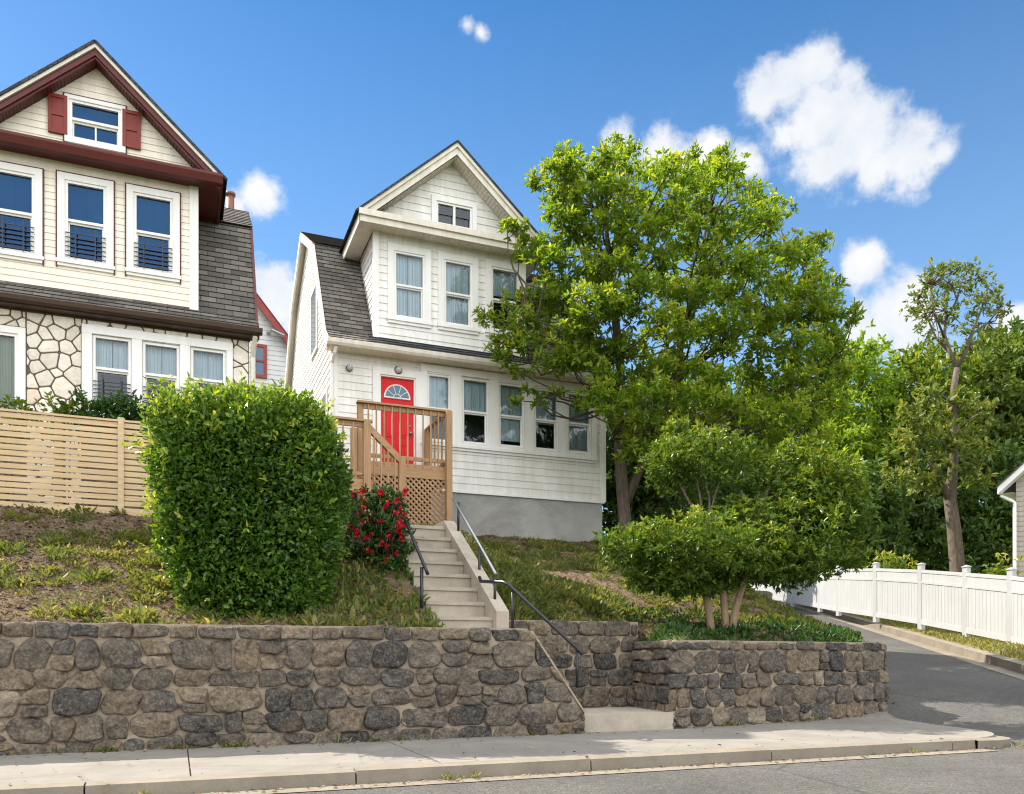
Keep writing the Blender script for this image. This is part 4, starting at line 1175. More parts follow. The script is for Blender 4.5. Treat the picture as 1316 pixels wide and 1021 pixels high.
for sgn in (-1, 1):
    xe = umx + sgn*hw; z_ = uz1-.08; top = z_ + usl*hw
    def band(m_, y0, lo, hi, th): m_.prism([(xe, y0, z_+lo), (umx, y0, top+lo), (umx, y0, top+hi), (xe, y0, z_+hi)], (0, th, 0))
    band(mb, UY-uf, -.02, .16, .04); band(mb, UY-uf-.03, .02, .12, .028); band(mw, UY-uf-.06, .125, .21, .058)
    msf.face([(xe, UY-uf+.04, z_), (umx, UY-uf+.04, top), (umx, UY+.02, top), (xe, UY+.02, z_)])
    for i in range(40):
        q = (i+.5)/40; x = xe+(umx-xe)*q; z = z_+(top-z_)*q-.006; msf.beam((x, UY-uf+.06, z), (x, UY-.01, z), .012, .008)
    xe2 = umx + sgn*(hw+.1); z2 = z_+.225-usl*.1; top2 = z2 + usl*(hw+.1)
    d = Vector((umx-xe2, 0, top2-z2)); L = d.length; d.normalize(); U_ = Vector((0, -sgn, 0)); n = U_.cross(d)
    if n.z < 0: n = -n
    pl = [(-sgn*(UY-uf-.07), 0), (-sgn*17.5, 0), (-sgn*17.5, L), (-sgn*(UY-uf-.07), L)]
    if area(pl) < 0: pl = pl[::-1]
    lap(mr, pl, [], (xe2, 0, z2), U_, d, n, .125, .012)
    mr.beam((xe2, UY-uf-.07, z2-.012), (umx, UY-uf-.07, top2-.012), .02, .04)
mb.build('gable_board', M['maroon'], nh); mw.build('gable_trim', M['cream_trim'], nh); msf.build('gable_soffit', M['maroon'], nh); mr.build('gable_roof', M['shingle_dark'], nh)
# shutters of the attic window
for (ua, ub, va, vb) in ((62, 87, 123.5, 173), (157.5, 181, 144.5, 192)):
    um = (ua+ub)/2; x0, x1 = XA(ua, UY), XA(ub, UY); z1, z0 = ZA(um, va, UY), ZA(um, vb, UY); mb = MB(); e = .05
    mb.box(x0, x1, UY-.035, UY-.016, z0, z1)
    zmid = (z0+z1)/2
    for (a, b, c, d_) in ((x0, x1, z0, z0+e), (x0, x1, z1-e, z1), (x0, x0+e, z0+e, z1-e), (x1-e, x1, z0+e, z1-e), (x0+e, x1-e, zmid-e/2, zmid+e/2)): mb.box(a, b, UY-.05, UY-.0352, c, d_)
    mb.build('shutter', M['shutter_red'], nh)
# vent pipe
p = PX(296, 290, .85); p.z = ZA(296, 290, p.y)
mb = MB(); vb_ = P(296, 290, 16.2); vt_ = P(296, 252, 16.2); mb.tube([vb_ - Vector((0, 0, .3)), vt_], .075, 10); mb.tube([vt_, vt_ + Vector((0, 0, .05))], .1, 10); mb.tube([vb_ - Vector((0, 0, .2)), vb_ + Vector((0, 0, .06))], .13, 10); mb.build('vent_pipe', M['copper'], nh, True)

# ---------- far grey house seen in the gap
FYH = 27.0
fh = thing('house', PY(345, 560, FYH), 'pale grey house with red trim glimpsed in the gap between the two front houses', 'house')
def fp(u, v): q = PY(u, v, FYH); return (q.x, q.z)
a, b = fp(300, 350), fp(378, 453); sl = (b[1]-a[1])/(b[0]-a[0])
rx = a[0]-1.2; rz = a[1]-sl*1.2
xr = b[0]+.4; zr_ = b[1]+sl*.4; xl = 2*rx-xr
mb = MB(); poly = [(xl, 3), (xr-.25, 3), (xr-.25, zr_-sl*.25-.05), (rx, rz-.05), (xl, zr_)]
lap(mb, poly, [], (0, FYH, 0), (1, 0, 0), (0, 0, 1), (0, -1, 0), .15, .015); mb.face([(xr-.25, FYH, 3), (xr-.25, FYH+7, 3), (xr-.25, FYH+7, zr_), (xr-.25, FYH, zr_)])
mb.build('wall', M['grey_siding'], fh)
mb = MB()
for sgn, xe in ((1, xr), (-1, xl)):
    mb.beam((xe, FYH-.25, zr_), (rx, FYH-.25, rz), .05, .22)
mb.build('rake_board', M['red_trim'], fh)
mb = MB()
for xe in (xr, xl): mb.face([(xe, FYH-.3, zr_+.13), (rx, FYH-.3, rz+.13), (rx, FYH+8, rz+.13), (xe, FYH+8, zr_+.13)])
mb.build('roof', M['shingle_dark'], fh)
x0, z1 = fp(328, 446); x1, z0 = fp(339, 483)
mb = MB(); e = .09
for (a_, b_, c_, d_) in ((x0-e, x0, z0-e, z1+e), (x1, x1+e, z0-e, z1+e), (x0, x1, z1, z1+e), (x0, x1, z0-e, z0), (x0, x1, (z0+z1)/2-.03, (z0+z1)/2+.03)): mb.box(a_, b_, FYH-.06, FYH-.001, c_, d_)
w_ = mb.build('window', M['red_trim'], fh)
mb = MB(); mb.face([(x0, FYH-.03, z0), (x1, FYH-.03, z0), (x1, FYH-.03, z1), (x0, FYH-.03, z1)]); mb.build('pane', m_plain('far_glass', (.06, .1, .16), .08, 0, .6), w_)
mb = MB(); q = PY(350, 425, FYH-.4); mb.tube([q + Vector((-.1, .4, .05)), q, q + Vector((.35, 0, -.12))], .05, 6); mb.build('service_bracket', M['grey_metal'], fh)

# ---------- house at the right edge (turned towards the side street)
c3 = P(1306, 740, 27.0)
rh = thing('house', (c3.x, c3.y, 2.5), 'tan-sided house with a white eave and downspout at the right edge beyond the white fence', 'house')
A_ = Vector((.39, -.92, 0)).normalized(); B_ = Vector((.92, .39, 0)).normalized(); N_ = -B_
def lp_(a, b, z): return Vector((c3.x, c3.y, 0)) + A_*a + B_*b + Vector((0, 0, z))
ze = P(1292, 620, 27.2).z; W3 = 6.0; rz = ze + 2.6; ov = .45
mb = MB(); lap(mb, [(0, 1.5), (W3, 1.5), (W3, ze), (W3/2, rz-.1), (0, ze)], [], lp_(0, 0, 0), A_, (0, 0, 1), N_, .16, .016)
lap(mb, [(-8, 1.5), (0, 1.5), (0, ze), (-8, ze)], [], lp_(0, 0, 0), -B_, (0, 0, 1), -A_, .16, .016)
mb.build('wall', M['tan_siding'], rh)
sl = (rz-ze)/(W3/2)
mb = MB()
for sg, a0_, in ((1, -ov), (-1, W3+ov)):
    zz = ze - sl*ov
    mb.prism([lp_(a0_, -.35, zz-.02), lp_(W3/2, -.35, rz-.02), lp_(W3/2, -.35, rz+.2), lp_(a0_, -.35, zz+.2)], B_*.04)
    mb.face([lp_(a0_, -.34, zz), lp_(W3/2, -.34, rz), lp_(W3/2, 0, rz), lp_(a0_, 0, zz)])
mb.face([lp_(-ov, -.3, ze-sl*ov-.01), lp_(0, -.3, ze-sl*ov-.01), lp_(0, 8, ze-sl*ov-.01), lp_(-ov, 8, ze-sl*ov-.01)])
mb.build('fascia', M['white_trim'], rh)
mb = MB()
for a0_ in (-ov-.05, W3+ov+.05):
    zz = ze - sl*(ov+.05)
    pts = [lp_(a0_, -.4, zz+.21), lp_(W3/2, -.4, rz+.21), lp_(W3/2, 8, rz+.21), lp_(a0_, 8, zz+.21)]
    mb.prism(pts, (0, 0, .03))
mb.build('roof', M['shingle_dark'], rh)
mb = MB(); zz = ze-sl*ov; mb.tube([lp_(-ov+.05, -.2, zz-.05), lp_(-.1, -.1, zz-.25), lp_(-.02, -.08, zz-.32), lp_(-.02, -.08, 1.5)], .055, 6); mb.build('downspout', M['white_trim'], rh)

# ------------------------------------------------------------------ wooden slat fence
FY = 12.1
fe = thing('slat_fence', (-2, FY, 2.6), 'pale horizontal slat wooden fence in front of the cream house', 'fence')
FX1 = XA(232, FY); FX0 = -8.6
fz0 = ZA(0, 652, FY); fz1 = ZA(0, 528, FY) 
n = 14; ph = (fz1-fz0-.1)/n
for (a, b) in ((FX0, -4.72), (-4.7, XA(155, FY)), (XA(155, FY)+.01, FX1)):
    mb = MB()
    for i in range(n):
        z = fz0 + .1 + i*ph; dz = random.uniform(-.004, .004)
        mb.box(a, b, FY-.02 + random.uniform(-.003, .003), FY, z+dz, z+ph*.76+dz)
    mb.box(a, b, FY-.024, FY-.002, fz0-.04, fz0+.075)
    mb.box(a, b, FY-.034, FY+.01, fz1-.005, fz1+.022)
    mb.build('slat_panel', M['fence_wood'], fe)
for x in (FX0+.5, XA(-60, FY), XA(75, FY), XA(155, FY)+.005, FX1-.05):
    mb = MB(); mb.box(x-.045, x+.045, FY+.003, FY+.09, fz0-.4, fz1+.05 if abs(x-XA(155, FY)) < .1 else fz1); mb.build('post', M['fence_wood'], fe)
mb = MB()
x = XA(155, FY)+.005; mb.box(x-.035, x+.035, FY-.04, FY-.021, fz0, fz1+.05); mb.build('cover_strip', M['fence_wood'], fe)

# ------------------------------------------------------------------ white vinyl fence
posts_px = [(1362, 845, 16.4), (1300, 829, 18.2), (1242, 816.5, 20.1), (1184, 805, 22.2), (1126, 795.5, 24.8), (1078, 788, 28.5), (1054, 783.5, 31.6), (1019, 777, 37), (986, 771, 44), (962, 767, 52)]
vf = thing('vinyl_fence', P(1126, 795, 24.8), 'white vinyl privacy fence stepping uphill along the side street', 'fence')
pp = [P(*q) for q in posts_px]
for i, p in enumerate(pp):
    mb = MB(); s = .065; h = 1.62
    mb.box(p.x-s, p.x+s, p.y-s, p.y+s, p.z-.1, p.z+h)
    mb.box(p.x-s-.014, p.x+s+.014, p.y-s-.014, p.y+s+.014, p.z+h, p.z+h+.025)
    q = MB.prism; mb.idx([(p.x-s-.01, p.y-s-.01, p.z+h+.025), (p.x+s+.01, p.y-s-.01, p.z+h+.025), (p.x+s+.01, p.y+s+.01, p.z+h+.025), (p.x-s-.01, p.y+s+.01, p.z+h+.025), (p.x, p.y, p.z+h+.06)], [(0,1,4),(1,2,4),(2,3,4),(3,0,4)])
    mb.build('post', M['vinyl'], vf)
    if i < len(pp)-1:
        b = pp[i+1]; d = Vector((b.x-p.x, b.y-p.y, 0)); L = d.length; d.normalize(); nrm = Vector((d.y, -d.x, 0))
        if nrm.dot(Vector((-p.x, -p.y, 0))) < 0: nrm = -nrm
        mb = MB(); zt0, zt1 = p.z+1.5, b.z+1.5; zb0, zb1 = p.z+.1, b.z+.1
        k = .09; m_ = max(4, int(L/.15))
        for j in range(m_):
            t0, t1 = (j+.03)/m_, (j+.97)/m_
            A, B = p.lerp(b, t0), p.lerp(b, t1)
            mb.prism([(A.x, A.y, A.z+.12), (B.x, B.y, B.z+.12), (B.x, B.y, B.z+1.16), (A.x, A.y, A.z+1.16)], nrm*.03)
        core = [(p.x, p.y, zb0), (b.x, b.y, zb1), (b.x, b.y, zt1-.05), (p.x, p.y, zt0-.05)]; mb.prism(core, nrm*.018)
        for (o_, hh) in ((.12, .13), (1.17, .07), (1.45, .08)):
            A = p + Vector((0, 0, o_)); B = b + Vector((0, 0, o_)); mb.beam(A + nrm*.015, B + nrm*.015, .06, hh)
        mb.prism([(p.x, p.y, p.z+1.2), (b.x, b.y, b.z+1.2), (b.x, b.y, b.z+1.42), (p.x, p.y, p.z+1.42)], nrm*.03)
        mb.build('fence_panel', M['vinyl'], vf)

# ------------------------------------------------------------------ vegetation
def fill_clumps(poly, rpx, D, dep, tries=4000, ymax=None, sep=.62, rj=.25, flat=1.0):
    """clump centres that fill an outline seen at distance D, spread in depth"""
    out = []; px = []
    us = [p[0] for p in poly]; vs = [p[1] for p in poly]; cu = (min(us)+max(us))/2; hw_ = (max(us)-min(us))/2
    for _ in range(tries):
        u, v = random.uniform(min(us), max(us)), random.uniform(min(vs), max(vs))
        if not inside(poly, u, v): continue
        e = math.sqrt(max(.05, 1-((u-cu)/hw_)**2)); dd = random.uniform(-1, 1)
        r = rpx*random.uniform(1-rj, 1+rj)
        if any((u-a)**2 + (flat*(v-b))**2 + (150*(dd-c)*.5)**2 < (sep*(r+q))**2 for a, b, c, q in px): continue
        p = P(u, v, D + dd*dep*e)
        if ymax and p.y > ymax(p): p = P(u, v, D - abs(dd)*dep*e); 
        if ymax and p.y > ymax(p): continue
        px.append((u, v, dd, r)); out.append((np.array(p), r/F*D))
    return out
def crown(root, name, clumps, dens, L, mat, nleaf=6, squash=(1, 1, .8), shell=.5, young=.6, lw=.42, spread=1.0):
    P_, D_, L_, W_, R_ = [], [], [], [], []
    for c, r in clumps:
        n = max(6, int(dens*r*r))
        p, ax, rr = clump_points(c, np.array(squash)*r, n, shell)
        ax = ax + np.array([0, 0, .55])
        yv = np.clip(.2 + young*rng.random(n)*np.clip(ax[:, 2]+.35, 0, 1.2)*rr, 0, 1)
        a, b, l, w, k = rosettes(p, ax, nleaf, L, spread, young=yv, lw=lw)
        P_.append(a); D_.append(b); L_.append(l); W_.append(w); R_.append(k)
    return leaf_obj(name, np.concatenate(P_), np.concatenate(D_), np.concatenate(L_), np.concatenate(W_), mat, root, np.concatenate(R_))

# big tree by the house corner
TB = P(803, 712, 17.2)
tree = thing('broadleaf_tree', TB, 'tall bright green broadleaf tree overlapping the right corner of the white house', 'tree')
outl = [(700, 232), (733, 204), (757, 212), (800, 194), (828, 220), (880, 216), (928, 204), (958, 250), (985, 270), (990, 305), (1030, 318), (1034, 355), (1086, 400), (1066, 440), (1082, 470), (1085, 525), (1055, 570), (975, 592), (900, 560), (830, 585), (790, 560), (775, 520), (765, 505), (728, 470), (672, 452), (642, 420), (660, 392), (705, 372), (684, 342), (676, 312), (712, 300), (712, 262)]
cl = fill_clumps(outl, 27, 17.0, 2.0, 9000, lambda p: 15.9 if p.x < 9.4 else 24, .93, .35, 1.35)
print('clumps', len(cl))
for (u, v, r) in ((722, 196, 12), (796, 182, 12), (815, 192, 12), (862, 208, 12), (892, 200, 12), (932, 196, 11), (975, 240, 12), (1000, 282, 12), (1055, 306, 12), (1100, 404, 12), (1070, 365, 14), (1058, 402, 18), (686, 230, 11), (622, 404, 12), (652, 290, 12), (635, 452, 12), (648, 462, 12), (668, 478, 14), (728, 205, 16), (697, 236, 14), (801, 192, 16), (925, 205, 15), (968, 250, 15), (1042, 312, 17), (1094, 412, 15), (1060, 383, 18), (632, 412, 15), (640, 440, 14), (664, 296, 16), (884, 207, 14), (1046, 345, 14), (664, 515, 9), (692, 516, 9), (676, 502, 9), (715, 508, 11), (745, 520, 11), (1078, 440, 14)):
    cl.append((np.array(P(u, v, 16.2 if u < 760 else 17.0 + random.uniform(-.8, .8))), r/F*16.6))
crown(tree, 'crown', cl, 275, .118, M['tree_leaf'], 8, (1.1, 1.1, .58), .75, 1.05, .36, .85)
# dozens of limbs from the trunk to the clumps
mb = MB()
tr = [TB - Vector((0, 0, .3)), P(803, 670, 17.2), P(797, 590, 17.2), P(795, 530, 17.2), P(797, 470, 17.1), P(790, 400, 17.1), P(782, 330, 17.1), P(777, 270, 17.0)]
mb.tube(tr, [.16, .135, .12, .11, .095, .08, .055, .025], 10)
l2 = [P(803, 650, 17.2), P(840, 560, 17.3), P(868, 480, 17.3), P(880, 420, 17.3), P(900, 350, 17.4), P(910, 270, 17.3)]
mb.tube(l2, [.1, .085, .075, .065, .045, .025], 9)
l3 = [P(797, 570, 17.2), P(780, 520, 16.9), P(762, 470, 16.6), P(725, 440, 16.3), P(680, 425, 16.0)]; mb.tube(l3, [.1, .085, .065, .045, .02], 8)
l4 = [P(868, 490, 17.3), P(930, 440, 17.3), P(990, 400, 17.4), P(1050, 385, 17.3)]; mb.tube(l4, [.08, .06, .045, .02], 8)
l5 = [P(845, 550, 17.3), P(920, 530, 17.5), P(1000, 505, 17.6), P(1060, 480, 17.7)]; mb.tube(l5, [.08, .06, .04, .02], 8)
nodes = tr[3:] + l2[1:] + l3[1:] + l4[1:] + l5[1:]
for c, r in cl:
    c = Vector(c); cand = [q for q in nodes if q.z < c.z + .1] or nodes
    q = min(cand, key=lambda q_: (q_-c).length); L = (q-c).length
    pts = curve_pts(q, c, -.08*L, 6, .03*L); mb.tube(pts, list(np.linspace(.014+.008*L, .008, 7)), 5)
    for _ in range(4):
        e = c + Vector(unit(rng.normal(size=(1, 3)))[0])*r*.85; mb.tube(curve_pts(c, e, 0, 3, .03), [.01, .008, .006, .004], 4)
mb.build('trunk', M['bark'], tree, True)

# umbrella-shaped pruned shrub
SB = P(932, 812, 11.4)
shrub = thing('pruned_shrub', SB, 'wide umbrella-pruned shrub on pale bare stems above the right-hand stone wall', 'shrub')
sc = []
def lob(u, v, ru, rv, D, rd=None): sc.append((np.array(P(u, v, D)), np.array([ru/F*D, (rd or ru)/F*D, rv/F*D])))
for a in ((897, 592, 68, 45, 12.2), (862, 604, 36, 30, 12.2), (900, 702, 82, 42, 11.2), (850, 712, 56, 38, 11.3), (803, 703, 36, 28, 11.2), (960, 715, 60, 36, 11.3), (1012, 612, 40, 40, 11.8), (1060, 625, 46, 50, 11.7), (1084, 680, 42, 48, 11.7), (1030, 690, 62, 52, 11.4), (985, 702, 40, 32, 11.5), (945, 732, 72, 24, 11.3), (880, 742, 58, 24, 11.3), (1060, 716, 46, 26, 11.5), (1000, 722, 60, 24, 11.3), (835, 742, 36, 22, 11.3), (1100, 640, 24, 36, 11.9), (962, 672, 40, 32, 11.6), (1010, 735, 50, 22, 11.3), (870, 748, 50, 20, 11.2), (1072, 652, 48, 54, 11.6), (1036, 645, 46, 48, 11.6), (1020, 582, 24, 22, 11.9)): lob(*a)
P_, D_, L_, W_, R_ = [], [], [], [], []
for c, rad in sc:
    n = int(720*(rad[0]*rad[2] + rad[0]*rad[1])*.9)
    p, ax, rr = clump_points(c, rad*.97, n, .5, .95)
    axu = ax + np.array([0, 0, .6])
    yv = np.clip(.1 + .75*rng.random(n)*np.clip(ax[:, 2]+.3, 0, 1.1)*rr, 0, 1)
    a, b, l, w, k = rosettes(p, axu, 7, .075, .95, young=yv, lw=.38); P_.append(a); D_.append(b); L_.append(l); W_.append(w); R_.append(k)
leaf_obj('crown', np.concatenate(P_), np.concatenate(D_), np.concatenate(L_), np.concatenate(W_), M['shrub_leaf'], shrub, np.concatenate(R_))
mb = MB()
for pts in ([(934, 815), (931, 780), (927, 745), (912, 700)], [(937, 815), (946, 780), (956, 750), (985, 700), (1040, 660)], [(916, 812), (911, 785), (905, 755), (880, 720), (840, 710)]):
    q = [P(u, v, 11.35 + (.12 if i > 2 else 0)) for i, (u, v) in enumerate(pts)]; q[0].z -= .15
    mb.tube(q, list(np.linspace(.06, .03, len(q))), 8)
mb.build('trunk', M['pale_bark'], shrub, True); mb = MB()
for c, rad in sc:
    mb.tube(curve_pts(P(930, 745, 11.4), Vector(c), .05, 6, .03), list(np.linspace(.03, .01, 7)), 5)
mb.tube([P(905, 690, 11.6), P(900, 640, 11.9), P(892, 600, 12.1)], [.02, .016, .012], 5); mb.tube([P(905, 690, 11.6), P(918, 640, 11.9), P(930, 600, 12.1)], [.018, .014, .01], 5)
mb.build('branches', M['bark'], shrub, True)

# clipped hedge block
HD = P(325, 806, 9.35)
hedge = thing('hedge', HD, 'big boxy clipped green hedge standing on the left stone wall', 'hedge')
nL = 60000
ctr = np.array(P(326, 679, 9.38)); hx, hy, hz = 1.05, .78, 1.39
def hedge_pts(n, lo, hi):
    p = rng.uniform(-1, 1, size=(n, 3)); ax = np.zeros((n, 3))
    # move onto a superellipsoid surface
    e = 3.9
    nr = (np.abs(p)**e).sum(1)**(1/e); s = p/nr[:, None]
    rr = rng.uniform(lo, hi, n)[:, None]
    nrm = unit(np.sign(s)*np.abs(s)**(e-1))
    z = s[:, 2]
    taper = np.where(z < .35, 1 - .36*np.clip((.35-z)/1.35, 0, 1)**1.25, 1 - .05*np.clip((z-.5)/.5, 0, 1))
    lump = np.array([1 + .09*mnoise.noise(Vector(q)*2.2) + .085*mnoise.noise(Vector(q)*5.5) for q in s])[:, None]
    q = s*rr*lump*np.array([hx, hy, hz]); q[:, 0] *= taper; q[:, 1] *= .3*taper + .7
    q[:, 2] += np.where(s[:, 2] > .6, .05*np.sin(q[:, 0]*4), 0)
    q[:, 0] += .08*np.clip(-s[:, 2], 0, 1); x, y = q[:, 0].copy(), q[:, 1].copy(); q[:, 0] = x*CS + y*SN*.6; q[:, 1] = y - x*SN*.25
    return ctr + q, nrm
p1, n1 = hedge_pts(nL, .84, 1.03)
kp = np.array([mnoise.noise(Vector(q)*4.2) + .5*mnoise.noise(Vector(q)*9) for q in p1]); kp = (kp < .42) | (rng.random(nL) < .35); p1, n1 = p1[kp], n1[kp]; nL = len(p1)
d1 = unit(n1*.5 + rng.normal(size=n1.shape)*.55 + np.array([0, 0, .15]))
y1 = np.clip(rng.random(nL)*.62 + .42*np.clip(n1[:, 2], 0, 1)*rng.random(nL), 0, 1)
# shoots standing out of the top and the left side
sp, sd, sy = [], [], []
for _ in range(900):
    q, nn = hedge_pts(1, .97, 1.0)
    if nn[0][2] < .35 and not (nn[0][0] < -.5 and random.random() < .8) and random.random() < .8: continue
    base = q[0]; dr = unit((nn*.7 + np.array([[0, 0, .6]]) + rng.normal(size=(1, 3))*.35))[0]; ln = random.uniform(.06, .26)*(1.35 if nn[0][0] < -.5 else 1)
    for k in range(int(5 + ln*26)):
        t = k/(5+ln*26); sp.append(base + dr*ln*t); sd.append(unit((dr*.7 + rng.normal(size=3)*.7)[None])[0]); sy.append(.62+.38*random.random())
pa = np.concatenate([p1, np.array(sp)]); da = np.concatenate([d1, np.array(sd)]); ya = np.concatenate([y1, np.array(sy)])
ll = rng.uniform(.034, .085, len(pa))
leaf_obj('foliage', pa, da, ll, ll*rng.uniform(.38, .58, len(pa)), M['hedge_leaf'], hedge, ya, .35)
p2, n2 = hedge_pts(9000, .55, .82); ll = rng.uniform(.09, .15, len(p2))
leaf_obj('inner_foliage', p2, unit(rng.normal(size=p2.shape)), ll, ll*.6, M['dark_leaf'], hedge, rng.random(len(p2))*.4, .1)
mb = MB()
for i in range(9):
    a = Vector((ctr[0]+random.uniform(-.5, .5), ctr[1]+random.uniform(-.3, .3), HD.z-.1)); mb.tube(curve_pts(a, a + Vector((random.uniform(-.4, .4), random.uniform(-.3, .3), 1.7)), 0, 5, .04), [.03, .027, .022, .018, .012, .008], 5)
mb.build('stem', M['bark'], hedge, True)

# rose bush
RB = P(483, 778, 10.9)
rose = thing('rose_bush', RB, 'rose bush full of red blooms between the hedge and the concrete steps', 'rose bush')
rc = [(np.array(P(u, v, D)), r/F*D) for u, v, r, D in ((485, 668, 36, 10.95), (470, 705, 38, 10.95), (500, 700, 32, 10.9), (490, 735, 40, 10.8), (465, 745, 34, 11), (505, 660, 20, 11), (478, 768, 34, 10.7), (506, 752, 28, 10.7), (455, 775, 30, 10.8), (495, 645, 20, 10.95))]
crown(rose, 'foliage', rc, 1150, .08, M['rose_leaf'], 5, (1, 1, 1), .6, .9, .5)
P_, D_, R_ = [], [], []
heads = []
for (u, v, s, n) in ((503, 655, 30, 24), (485, 648, 22, 10), (515, 682, 16, 12), (497, 690, 24, 10), (505, 705, 18, 8), (470, 660, 16, 6), (465, 682, 14, 6), (512, 718, 12, 6), (488, 715, 16, 7), (519, 655, 10, 5), (475, 700, 14, 4), (500, 640, 12, 5)):
    for _ in range(int(n*.72)):
        heads.append(P(min(520, max(452, random.gauss(u-4, s*.7))), min(745, max(632, random.gauss(v+2, s*.7))), 10.6 + random.uniform(-.12, .25)))
heads = heads[:98]
for h in heads:
    r_ = random.uniform(.02, .04); k = 13
    dd = unit(rng.normal(size=(k, 3)) + np.array([0, -.5, .5])); dd[0] = (0, -.6, .8)
    leaf_obj('bloom', np.array(h) + dd*r_*.12, dd, rng.uniform(.026, .052, k), rng.uniform(.026, .042, k), M['rose_petal'], rose, random.random() + rng.uniform(-.2, .2, k), .2)
mb = MB()
for h in heads[::3]: mb.tube(curve_pts(RB + Vector((random.uniform(-.15, .15), 0, -.1)), h, .1, 5, .03), [.012, .011, .01, .008, .006, .004], 4)
mb.build('stem', M['bark'], rose, True)

# shrubs behind the slat fence
for i, (u, v, r, nm) in enumerate(((15, 530, 20, 0), (85, 528, 20, 1), (120, 522, 22, 2), (150, 528, 24, 1), (182, 532, 22, 0))):
    D = 12.0; c = P(u, v, D)
    s_ = thing('garden_shrub', (c.x, c.y, 2.9), ['low yellow-green shrub at the far left behind the slat fence', 'low dark green shrub between the stone pier and the windows, second from left', 'green shrub in front of the first ground-floor window of the cream house', 'leafy shrub right of the fence post in front of the stone house windows', 'shrub behind the slat fence next to the big hedge'][i], 'shrub', 'shrubs behind the slat fence')
    crown(s_, 'foliage', [(np.array(c + Vector((random.uniform(-.25, .25), 0, random.uniform(-.05, .05)))), r/F*D) for _ in range(2)] + [(np.array(c - Vector((0, 0, .3))), 1.15*r/F*D)], 700, .085, M['shrub_leaf'] if i in (0, 1) else M['rose_leaf'], 5, (1.2, 1, .8), .6, .6)
    mb = MB()
    for k in range(4): mb.tube([(c.x+random.uniform(-.06, .06), c.y, 2.7), (c.x+random.uniform(-.15, .15), c.y, c.z)], [.012, .008], 4)
    mb.build('stem', M['bark'], s_, True)

# trees beyond
def far_tree(label, outline, D, dep, rpx, dens, L, mat, trunk, group, name='woodland_tree', bark='bark', sep=.6):
    cu = sum(p[0] for p in outline)/len(outline)
    b = P(cu, 740, D); b.z = hill(b.x, b.y) - .3
    t_ = thing(name, b, label, 'tree', group)
    c_ = fill_clumps(outline, rpx, D, dep, 3500, None, sep)
    crown(t_, 'crown', c_, dens, L, M[mat], 6, (1, 1, .8), .6, .6)
    mb = MB(); top = P(cu, min(p[1] for p in outline)+20, D); mb.tube(curve_pts(b, top, 0, 6, .12), list(np.linspace(trunk, .04, 7)), 8)
    ax = [b.lerp(top, k/8) for k in range(2, 8)]
    for c, r in c_:
        c = Vector(c); q = min(ax, key=lambda q_: (q_-c).length + (2 if q_.z > c.z else 0)); mb.tube(curve_pts(q, c, -.1, 4, .08), list(np.linspace(.05, .015, 5)), 4)
    mb.build('trunk', M[bark], t_, True)
    return t_
G = 'woodland trees beyond the white fence'
far_tree('leafy tree directly right of the big tree, with bare twigs against the sky', [(1085, 470), (1110, 445), (1135, 455), (1140, 520), (1150, 600), (1120, 640), (1070, 640), (1060, 560)], 38, 2.5, 26, 38, .26, 'tree_leaf', .22, G)
far_tree('dark tree filling the gap behind the big tree and the pruned shrub', [(930, 520), (1010, 500), (1075, 520), (1090, 640), (1060, 765), (940, 765), (910, 620)], 54, 3, 30, 20, .45, 'dark_leaf', .25, G)
far_tree('yellowish green rounded tree left of the tall bare-topped tree', [(1140, 500), (1165, 465), (1200, 450), (1235, 470), (1240, 560), (1215, 620), (1150, 610), (1135, 560)], 40, 3, 26, 30, .3, 'shrub_leaf', .25, G)
far_tree('deep green tree right of the tall bare-topped tree', [(1235, 480), (1262, 448), (1300, 436), (1325, 470), (1330, 600), (1290, 640), (1240, 600)], 43, 3, 30, 30, .36, 'far_leaf', .28, G)
far_tree('tallest dark tree at the right edge of the picture', [(1290, 450), (1330, 420), (1390, 430), (1420, 560), (1400, 690), (1320, 690), (1285, 600)], 45, 3, 34, 28, .38, 'dark_leaf', .3, G)
far_tree('shadowy dark tree low behind the fence under the tall bare-topped tree', [(1130, 600), (1180, 575), (1240, 590), (1250, 730), (1140, 740), (1115, 680)], 38, 2.5, 28, 36, .32, 'dark_leaf', .22, G)
far_tree('shadowy dark tree low behind the fence beside the tan house', [(1235, 600), (1280, 580), (1320, 600), (1330, 720), (1250, 740)], 40, 2.5, 28, 34, .32, 'dark_leaf', .22, G)
far_tree('dark green tree between the pruned shrub and the white fence', [(1085, 620), (1120, 600), (1150, 640), (1150, 730), (1090, 740), (1070, 690)], 35, 2, 26, 38, .3, 'dark_leaf', .2, G)
far_tree('bushy green tree behind the trunk of the big tree, right of the white house', [(785, 560), (830, 545), (880, 560), (885, 640), (850, 700), (790, 705), (778, 640)], 20.0, 1.0, 24, 105, .15, 'dark_leaf', .12, G)  # dark leaf colour stands in for shaded foliage behind the shrub
far_tree('dark tree far behind the big tree between house and shrub', [(790, 520), (870, 500), (940, 520), (950, 700), (800, 720)], 38, 2.5, 32, 30, .34, 'dark_leaf', .25, G)
